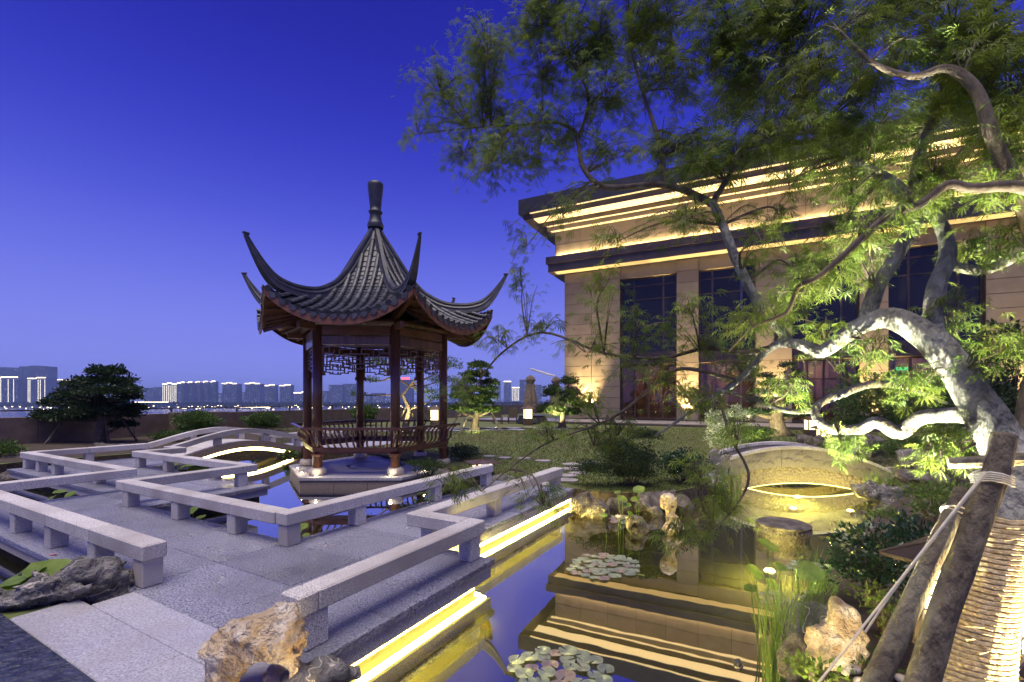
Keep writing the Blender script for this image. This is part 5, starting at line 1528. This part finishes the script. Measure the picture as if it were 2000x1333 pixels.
for i, L_ in enumerate(LIMBS):
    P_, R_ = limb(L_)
    grow(P_, R_, 14 if max(R_) > .04 else 8, mat=BARK if i in (6, 8, 9, 10, 11, 14, 15, 16, 17) else PALEBARK)  # limbs left unlit get darker bark, their shade put into the colour
PADS = [(1760, 420, 1.9, 50, 24), (1680, 470, 1.95, 50, 24), (1600, 545, 2.0, 55, 24), (1480, 640, 2.2, 45, 22), (1420, 1000, 2.75, 40, 18), (860, 180, 4.2, 85, 55), (815, 262, 4.2, 55, 28), (905, 300, 4.1, 60, 40), (960, 120, 4.0, 85, 65), (955, 235, 4.0, 80, 50), (1060, 50, 3.8, 90, 60), (1060, 150, 3.8, 95, 55), (1040, 320, 3.8, 60, 40), (1170, 60, 3.6, 100, 60), (1180, 190, 3.6, 100, 60), (1200, 310, 3.6, 80, 45),
        (1310, 50, 3.4, 110, 60), (1310, 160, 3.4, 110, 60), (1330, 290, 3.2, 90, 50), (1450, 50, 3.0, 110, 60), (1450, 170, 3.0, 110, 60), (1440, 300, 2.9, 90, 45), (1580, 50, 2.8, 110, 55), (1590, 150, 2.7, 110, 60), (1580, 260, 2.7, 100, 45), (1720, 50, 2.6, 110, 55), (1720, 150, 2.5, 100, 50),
        (1700, 260, 2.5, 80, 40), (1860, 50, 2.4, 110, 55), (1900, 150, 2.3, 100, 55), (1960, 260, 2.2, 80, 55), (1960, 390, 2.0, 60, 40), (1860, 380, 2.2, 60, 35), (1660, 380, 2.5, 60, 30),
        (1540, 360, 2.7, 70, 30), (1100, 420, 3.4, 60, 30), (1030, 480, 3.7, 45, 40), (1020, 560, 3.6, 30, 30), (1180, 560, 2.7, 50, 32), (1210, 470, 2.9, 50, 30), (1340, 430, 2.8, 70, 35),
        (1150, 690, 3.1, 80, 32), (1060, 645, 3.4, 55, 25), (975, 670, 3.5, 50, 20), (1250, 640, 2.9, 75, 32), (1260, 735, 2.9, 80, 34), (1350, 610, 2.7, 70, 32), (1350, 790, 2.8, 75, 32), (1440, 650, 2.6, 55, 35), (1150, 790, 2.9, 70, 26), (1070, 850, 2.9, 70, 22), (905, 765, 3.4, 40, 22),
        (1570, 570, 2.4, 60, 30), (1630, 500, 2.4, 50, 28), (1700, 705, 2.3, 50, 20), (1540, 765, 2.7, 45, 16), (1440, 860, 2.5, 55, 24), (1370, 930, 2.3, 45, 22), (1850, 628, 2.35, 42, 20), (1775, 765, 2.3, 45, 14), (1950, 690, 2.0, 45, 26), (880, 960, 2.9, 55, 18), (1060, 985, 2.6, 36, 20), (1330, 1050, 2.3, 30, 18), (1490, 470, 2.5, 55, 28), (1835, 905, 2.1, 40, 14), (1650, 880, 2.5, 30, 10)]
for _ in range(46):
    x_ = 860 + 1160 * random.random() ** .8; y_ = random.uniform(-70, 360) if x_ > 1000 else random.uniform(20, 330)
    if y_ > 395 - (x_ - 1000) * .12 and x_ < 1500: continue
    PADS.append((x_, y_, max(2.2, 4.2 - (x_ - 800) / 1200 * 2.0 + random.uniform(-.25, .45)), random.uniform(55, 90), random.uniform(30, 50)))
for x_, y_, d_p in ((2080, 90, 2.3), (2150, 200, 2.4), (2070, 330, 2.3), (2200, 60, 2.6), (2120, -80, 2.5), (1950, -110, 2.5), (1780, -120, 2.7), (1600, -110, 2.9), (1420, -100, 3.1), (1240, -90, 3.4), (1080, -70, 3.7), (2230, 330, 2.7), (2160, 470, 2.5)):
    PADS.append((x_, y_, d_p, 90, 55))
for _ in range(26):
    x_ = random.uniform(1130, 1960); y_ = random.uniform(420, 880)
    if (x_ > 1480 and y_ > 690) or (1650 < x_ < 1930 and 560 < y_): continue
    PADS.append((x_, y_, max(2.2, 3.3 - (x_ - 1100) / 900 * 1.0 + random.uniform(-.1, .4)), random.uniform(30, 55), random.uniform(14, 26)))
leafP, leafD, leafS = [], [], []
tw = MB()
np_nodes = np.array([tuple(a) for a, _ in nodes])
for (x, y, d, hw, hh) in PADS:
    c = px(x, y, d); rx, rz = hw * d / F * 1.22, hh * d / F * 1.25
    q = nodes[int(np.argmin(((np_nodes - np.array(c)) ** 2).sum(1)))]
    if (q[0] - c).length > .10:
        md = q[0].lerp(c, .55) + Vector((random.uniform(-.06, .06), random.uniform(-.06, .06), random.uniform(.0, .09)))
        Q, S_ = smooth_path([q[0], md, c], [min(q[1] * .6, .012), .006, .003], 5)
        tw.tube(Q, S_, 5)
    low = y > 400
    ntw = max(8, int((11 if low else 34) * rx * rz / .10))
    if d > 3.2 and not low: ntw = int(ntw * .62)
    for i in range(min(ntw, 70)):
        v = unit(rng.normal(size=3)); rr = rng.random() ** .4
        e = Vector((c.x + v[0] * rx * rr, c.y + v[1] * rx * rr * .9, c.z + v[2] * rz * rr))
        s0 = c.lerp(e, .1) if i % 3 else q[0]
        if (s0 - e).length > 1.0: s0 = c
        md = s0.lerp(e, .5) + Vector((0, 0, .05 + .05 * random.random()))
        Q, _ = smooth_path([s0, md, e], [0, 0, 0], 4)
        tw.tube(Q, list(np.linspace(.0040, .0016, len(Q))), 4, cap=False)
        nl = 13 if low else 18
        for j in range(nl):
            t = .25 + .75 * j / nl
            k_ = min(int(t * (len(Q) - 1)), len(Q) - 2)
            p = Q[k_].lerp(Q[k_ + 1], t * (len(Q) - 1) - k_)
            off = rng.normal(size=3) * .042
            leafP.append((p.x + off[0], p.y + off[1], p.z + off[2] - .012))
            dd = unit(np.array([v[0], v[1], -.45]) + rng.normal(size=3) * .55)
            leafD.append(dd); leafS.append(rng.uniform(.030, .074))
tw.build('twigs', BARK, mp_, kind='stuff')
LP, LD, LS = np.array(leafP), np.array(leafD), np.array(leafS)
Nl = len(LP)
side_v = unit(np.cross(LD, np.array([0, 0, 1.0]) + rng.normal(size=(Nl, 3)) * .35))
nr_ = np.cross(side_v, LD)
lobes = []
for ang, ls in ((0, 1.0), (28, .92), (-28, .92), (58, .74), (-58, .74), (92, .46), (-92, .46)):
    a = R(ang)
    dv = LD * math.cos(a) + side_v * math.sin(a) - nr_ * .18 * abs(math.sin(a))
    dv = unit(dv)
    sd_ = unit(np.cross(dv, nr_))
    ln = (LS * ls)[:, None]
    w_ = ln * .060
    tip = LP + dv * ln - np.array([0, 0, 1.0]) * ln * .14
    mid_ = LP + dv * ln * .55
    lobes.append(np.stack([LP, mid_ + sd_ * w_, tip, mid_ - sd_ * w_], 1))
quads_obj('crown', MAPLE, np.concatenate(lobes), mp_)
print('maple leaves', Nl)
# rope wrapping: one long helix of straw rope with loose fibres
ROPE = material('straw_rope', (.48, .35, .15), (.80, .64, .36), 60, rough=.85, bump=.8, bscale=90, bdist=.01)
hel = []
seg = 22; zs = [p.z for p in TP]
zlo, zhi = .02, px(1966, 1008, 1.93).z
turns = 60
for i in range(turns * seg + 1):
    t = i / (turns * seg)
    z = zlo + (zhi - zlo) * t
    k = max(j for j in range(len(zs) - 1) if zs[j] <= z + 1e-6)
    k = min(k, len(TP) - 2)
    u = (z - zs[k]) / max(zs[k + 1] - zs[k], 1e-6); u = min(max(u, 0), 1)
    c = TP[k].lerp(TP[k + 1], u); r_ = TR[k] + (TR[k + 1] - TR[k]) * u
    a = 2 * math.pi * i / seg
    w = mnoise.noise(Vector((math.cos(a) * 2, math.sin(a) * 2, z * 14)))
    r2 = r_ + .010 + .005 * w
    hel.append(Vector((c.x + r2 * math.cos(a), c.y + r2 * math.sin(a), z + .006 * w)))
MB().tube(hel, .0118, 6).build('rope_wrap', ROPE, mp_)
fb = MB()
for i in range(420):
    h = random.choice(hel); 
    k = min(range(len(TP)), key=lambda j: abs(TP[j].z - h.z))
    od = (h - TP[k]); od.z = 0; od.normalize()
    tg = Vector((-od.y, od.x, random.uniform(-.5, .5)))
    e = h + od * random.uniform(.012, .035) + tg * random.uniform(-.06, .06)
    fb.tube([h + od * .010, e], .0012, 3, cap=False)
fb.build('loose_fibres', ROPE, mp_, kind='stuff')
# supporting poles, cross bar and twine
def pole(name, pts, label, mat=POLE):
    P_ = [px(x, y, d) for x, y, d, r_ in pts]; R_ = [r_ for *_, r_ in pts]
    # carry the pole down into the soil
    d0 = (P_[0] - P_[1]).normalized()
    k = (P_[0].z + .03) / max(-d0.z, .05)
    P_ = [P_[0] + d0 * k] + P_; R_ = [R_[0] * 1.05] + R_
    Q, S_ = smooth_path(P_, R_, 6)
    return MB().tube(Q, S_, 14, rough=.10).build(name, mat, smooth=True, label=label, cat='pole')
pole('support_pole', [(1715, 1320, 1.78, .040), (1775, 1190, 1.85, .037), (1835, 1060, 1.92, .035), (1880, 960, 2.0, .032)], 'mossy slanting prop pole tied to the second pole with twine')
pole('support_pole', [(1800, 1333, 1.60, .046), (1845, 1190, 1.62, .043), (1900, 1040, 1.65, .041), (1945, 920, 1.68, .038), (1962, 850, 1.70, .036)], 'dark slanting prop pole right beside the rope wrapped trunk')
MB().tube([px(1852, 905, 1.95), px(1910, 903, 1.9), px(2030, 895, 1.8)], [.024, .025, .026], 10, rough=.1).build('cross_bar', POLE, label='short horizontal pole lashed across the top of the dark prop pole', cat='pole')
TW = material('pale_twine', (.62, .56, .40), (.72, .66, .50), 40, rough=.8)
for pts, lb in (([(1590, 1345, 1.70), (1760, 1130, 1.66), (1924, 922, 1.62)], 'thick pale twine stretched from the ground to the lashed pole'), ([(1690, 1235, 1.80), (1770, 1120, 1.74), (1926, 925, 1.63)], 'thin knotted twine running beside the thick twine')):
    P_ = [px(*q) for q in pts]
    Q, _ = smooth_path(P_, [0] * 3, 6)
    MB().tube(Q, .0042 if 'thick' in lb else .0026, 6).build('guy_twine', TW, label=lb, cat='twine')
ls_ = MB()
for k in range(5):
    c = px(1938, 925 + k * 4, 1.675); 
    ls_.tube([c + Vector((.055 * math.cos(a), .055 * math.sin(a), .01 * math.sin(a * 2))) for a in np.linspace(0, 6.28, 14)], .0035, 5)
ls_.build('lashing', TW, label='twine lashing wound around the dark prop pole', cat='twine')
ls_ = MB()
for k in range(4):
    c = px(1866, 990 + k * 6, 1.97)
    ls_.tube([c + Vector((.046 * math.cos(a), .046 * math.sin(a), .012 * math.sin(a * 2 + k))) for a in np.linspace(0, 6.28, 14)], .0035, 5)
ls_.build('lashing', TW, label='straw tie wound around the mossy prop pole', cat='twine')

# ------------------------------------------------------------------ city across the river
CITY = material('far_tower_wall', (.065, .085, .17), (.09, .115, .22), .03, rough=.8)  # wall colour tinted with the blue of distant haze
CLED = material('tower_outline_light', (.9, .8, .6), rough=.5, emit=(1.0, .80, .45), estr=5.0)
CLEDW = material('tower_edge_light', (.9, .9, .8), rough=.5, emit=(1.0, .90, .60), estr=2.2)
CWIN = material('tower_window_light', (.8, .8, .8), rough=.5, emit=(.8, .85, 1.0), estr=.9)
GZ = -26.0
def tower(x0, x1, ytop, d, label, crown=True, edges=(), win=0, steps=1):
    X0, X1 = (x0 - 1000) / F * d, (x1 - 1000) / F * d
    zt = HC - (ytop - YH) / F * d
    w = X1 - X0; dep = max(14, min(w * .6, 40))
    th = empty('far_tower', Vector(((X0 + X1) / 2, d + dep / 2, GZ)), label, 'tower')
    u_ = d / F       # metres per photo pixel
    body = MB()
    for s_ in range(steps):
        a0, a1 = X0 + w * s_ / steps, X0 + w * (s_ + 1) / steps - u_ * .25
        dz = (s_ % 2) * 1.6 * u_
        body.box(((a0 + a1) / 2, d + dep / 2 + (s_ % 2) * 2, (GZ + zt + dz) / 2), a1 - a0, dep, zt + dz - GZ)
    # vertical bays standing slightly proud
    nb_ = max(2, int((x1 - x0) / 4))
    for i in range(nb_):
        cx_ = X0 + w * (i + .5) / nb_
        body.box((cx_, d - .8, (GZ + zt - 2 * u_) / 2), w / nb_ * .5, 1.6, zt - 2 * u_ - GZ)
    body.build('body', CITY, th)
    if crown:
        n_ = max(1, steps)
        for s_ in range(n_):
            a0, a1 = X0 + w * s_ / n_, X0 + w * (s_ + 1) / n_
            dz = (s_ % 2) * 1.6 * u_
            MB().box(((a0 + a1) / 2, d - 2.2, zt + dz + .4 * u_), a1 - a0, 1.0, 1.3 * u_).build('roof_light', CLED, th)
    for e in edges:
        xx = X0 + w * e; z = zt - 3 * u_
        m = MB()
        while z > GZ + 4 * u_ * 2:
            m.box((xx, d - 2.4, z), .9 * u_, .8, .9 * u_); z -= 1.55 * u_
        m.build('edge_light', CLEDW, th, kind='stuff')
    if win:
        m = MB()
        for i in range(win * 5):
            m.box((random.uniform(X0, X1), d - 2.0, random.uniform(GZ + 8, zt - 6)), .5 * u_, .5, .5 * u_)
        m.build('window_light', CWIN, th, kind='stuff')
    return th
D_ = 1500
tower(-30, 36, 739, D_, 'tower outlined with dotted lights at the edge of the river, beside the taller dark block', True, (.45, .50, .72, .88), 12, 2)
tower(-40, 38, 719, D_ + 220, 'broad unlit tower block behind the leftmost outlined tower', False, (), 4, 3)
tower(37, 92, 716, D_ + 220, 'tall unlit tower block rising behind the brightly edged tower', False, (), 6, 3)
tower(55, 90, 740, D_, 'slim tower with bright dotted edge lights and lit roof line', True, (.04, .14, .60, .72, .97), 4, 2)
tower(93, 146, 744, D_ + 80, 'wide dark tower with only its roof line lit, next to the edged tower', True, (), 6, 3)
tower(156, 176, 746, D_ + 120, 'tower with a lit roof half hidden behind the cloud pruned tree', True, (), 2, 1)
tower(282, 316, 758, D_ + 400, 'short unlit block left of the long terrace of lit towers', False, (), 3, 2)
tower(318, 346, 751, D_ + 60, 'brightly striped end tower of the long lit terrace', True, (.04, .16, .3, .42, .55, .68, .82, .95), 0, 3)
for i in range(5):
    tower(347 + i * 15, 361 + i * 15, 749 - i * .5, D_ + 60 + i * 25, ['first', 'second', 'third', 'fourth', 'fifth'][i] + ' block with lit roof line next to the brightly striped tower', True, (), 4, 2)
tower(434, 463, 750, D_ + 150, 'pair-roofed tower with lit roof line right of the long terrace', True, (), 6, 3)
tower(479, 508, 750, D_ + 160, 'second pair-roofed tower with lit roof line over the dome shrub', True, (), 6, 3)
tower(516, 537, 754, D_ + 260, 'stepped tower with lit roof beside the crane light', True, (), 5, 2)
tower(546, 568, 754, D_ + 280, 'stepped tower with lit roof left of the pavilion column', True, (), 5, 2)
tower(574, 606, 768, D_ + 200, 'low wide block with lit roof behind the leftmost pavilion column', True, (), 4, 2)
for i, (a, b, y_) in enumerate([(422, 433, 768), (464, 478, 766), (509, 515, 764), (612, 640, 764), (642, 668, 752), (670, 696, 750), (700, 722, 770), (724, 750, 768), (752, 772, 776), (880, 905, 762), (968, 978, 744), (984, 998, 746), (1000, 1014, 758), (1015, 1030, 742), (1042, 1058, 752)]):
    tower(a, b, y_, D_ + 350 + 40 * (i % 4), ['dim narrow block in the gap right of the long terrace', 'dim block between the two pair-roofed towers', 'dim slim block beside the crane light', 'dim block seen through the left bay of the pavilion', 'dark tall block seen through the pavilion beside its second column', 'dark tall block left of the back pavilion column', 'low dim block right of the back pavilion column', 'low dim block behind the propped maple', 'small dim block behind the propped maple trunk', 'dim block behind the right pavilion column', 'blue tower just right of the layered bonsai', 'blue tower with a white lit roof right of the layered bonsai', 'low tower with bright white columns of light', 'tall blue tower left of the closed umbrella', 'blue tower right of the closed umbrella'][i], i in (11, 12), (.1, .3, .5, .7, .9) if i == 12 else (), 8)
PET = material('pink_lotus_petal', (.70, .16, .20), (.80, .35, .36), 30, rough=.5)
c = ground(105, 1084, .004)
MB().add([c + Vector((-.05, 0, 0)), c + Vector((-.01, -.022, .004)), c + Vector((.055, 0, .022)), c + Vector((-.01, .022, .006)), c + Vector((0, 0, -.002))], [(0, 1, 4), (1, 2, 4), (2, 3, 4), (3, 0, 4)]).build('lotus_petal', PET, label='single pink lotus petal lying on the wet walkway', cat='petal')
RED = material('red_sign_light', (.8, .05, .05), rough=.5, emit=(1.0, .08, .10), estr=3.0)
d_ = 1480; u_ = d_ / F
th = empty('far_tower', Vector(((792 - 1000) * u_, d_ + 15, GZ)), 'dim tower carrying a red rooftop sign behind the pavilion', 'tower')
zt_ = HC - (742 - YH) * u_
MB().box(((792 - 1000) * u_, d_ + 15, (GZ + zt_) / 2), 26 * u_, 28, zt_ - GZ).build('body', CITY, th)
MB().box(((792 - 1000) * u_, d_ - 1, zt_ + 2.4 * u_), 16 * u_, 1.5, 4.0 * u_).build('roof_sign', RED, th)
# lit riverside road and scattered shore lights
road = MB()
for x in range(-60, 1120, 3):
    if random.random() < .55:
        d = random.uniform(900, 1400); X = (x - 1000) / F * d
        road.box((X, d, GZ + random.uniform(2, 9)), random.uniform(1.2, 3.5), 1, random.uniform(1.2, 2.2))
road.build('shore_lights', CLED, kind='stuff')
for x0, x1, y, lb in ((262, 332, 786, 'lit elevated road curving along the far river bank'), (420, 530, 796, 'lit riverside promenade below the pair-roofed towers')):
    d = 1150
    th = empty('lit_road', Vector(((x0 + x1 - 2000) / 2 / F * d, d, GZ)), lb, 'road')
    z = HC - (y - YH) / F * d
    MB().box(((x0 + x1 - 2000) / 2 / F * d, d, z), (x1 - x0) / F * d, 10, 1.6).build('roadway', CITY, th)
    MB().box(((x0 + x1 - 2000) / 2 / F * d, d - 5.4, z + .2), (x1 - x0) / F * d, .6, 1.1).build('light_line', CLED, th)
    for q in range(6): MB().box((((x0 + (x1 - x0) * q / 5) - 1000) / F * d, d, (GZ + z) / 2), 3, 6, z - GZ).build('pier', CITY, th)
SHORE = foliage_mat('far_woodland', (.012, .02, .02), (.02, .032, .03), .05, .1)
wv = []
for i in range(2600):
    x = random.uniform(-100, 1120); d = random.uniform(1250, 1460)
    c = np.array([(x - 1000) / F * d, d, GZ + random.uniform(0, 9)])
    wv.append(leaf_quads(c[None], np.array([[random.uniform(-.5, .5), 0, 1]]), 9, 9)[0])
quads_obj('far_woodland', SHORE, np.array(wv), kind='stuff')
# evening haze between the garden and the city
HZ = bpy.data.materials.new('haze'); HZ.use_nodes = True
nn, ll = HZ.node_tree.nodes, HZ.node_tree.links
nn.remove(nn['Principled BSDF'])
pvn = nn.new('ShaderNodeVolumePrincipled')
pvn.inputs['Color'].default_value = (.40, .55, 1.0, 1); pvn.inputs['Density'].default_value = .00020; pvn.inputs['Anisotropy'].default_value = 0.0
ll.new(pvn.outputs[0], nn['Material Output'].inputs['Volume'])
hz = MB().box((0, 3000, 60), 9000, 7000, 176).build('haze', HZ, kind='stuff')
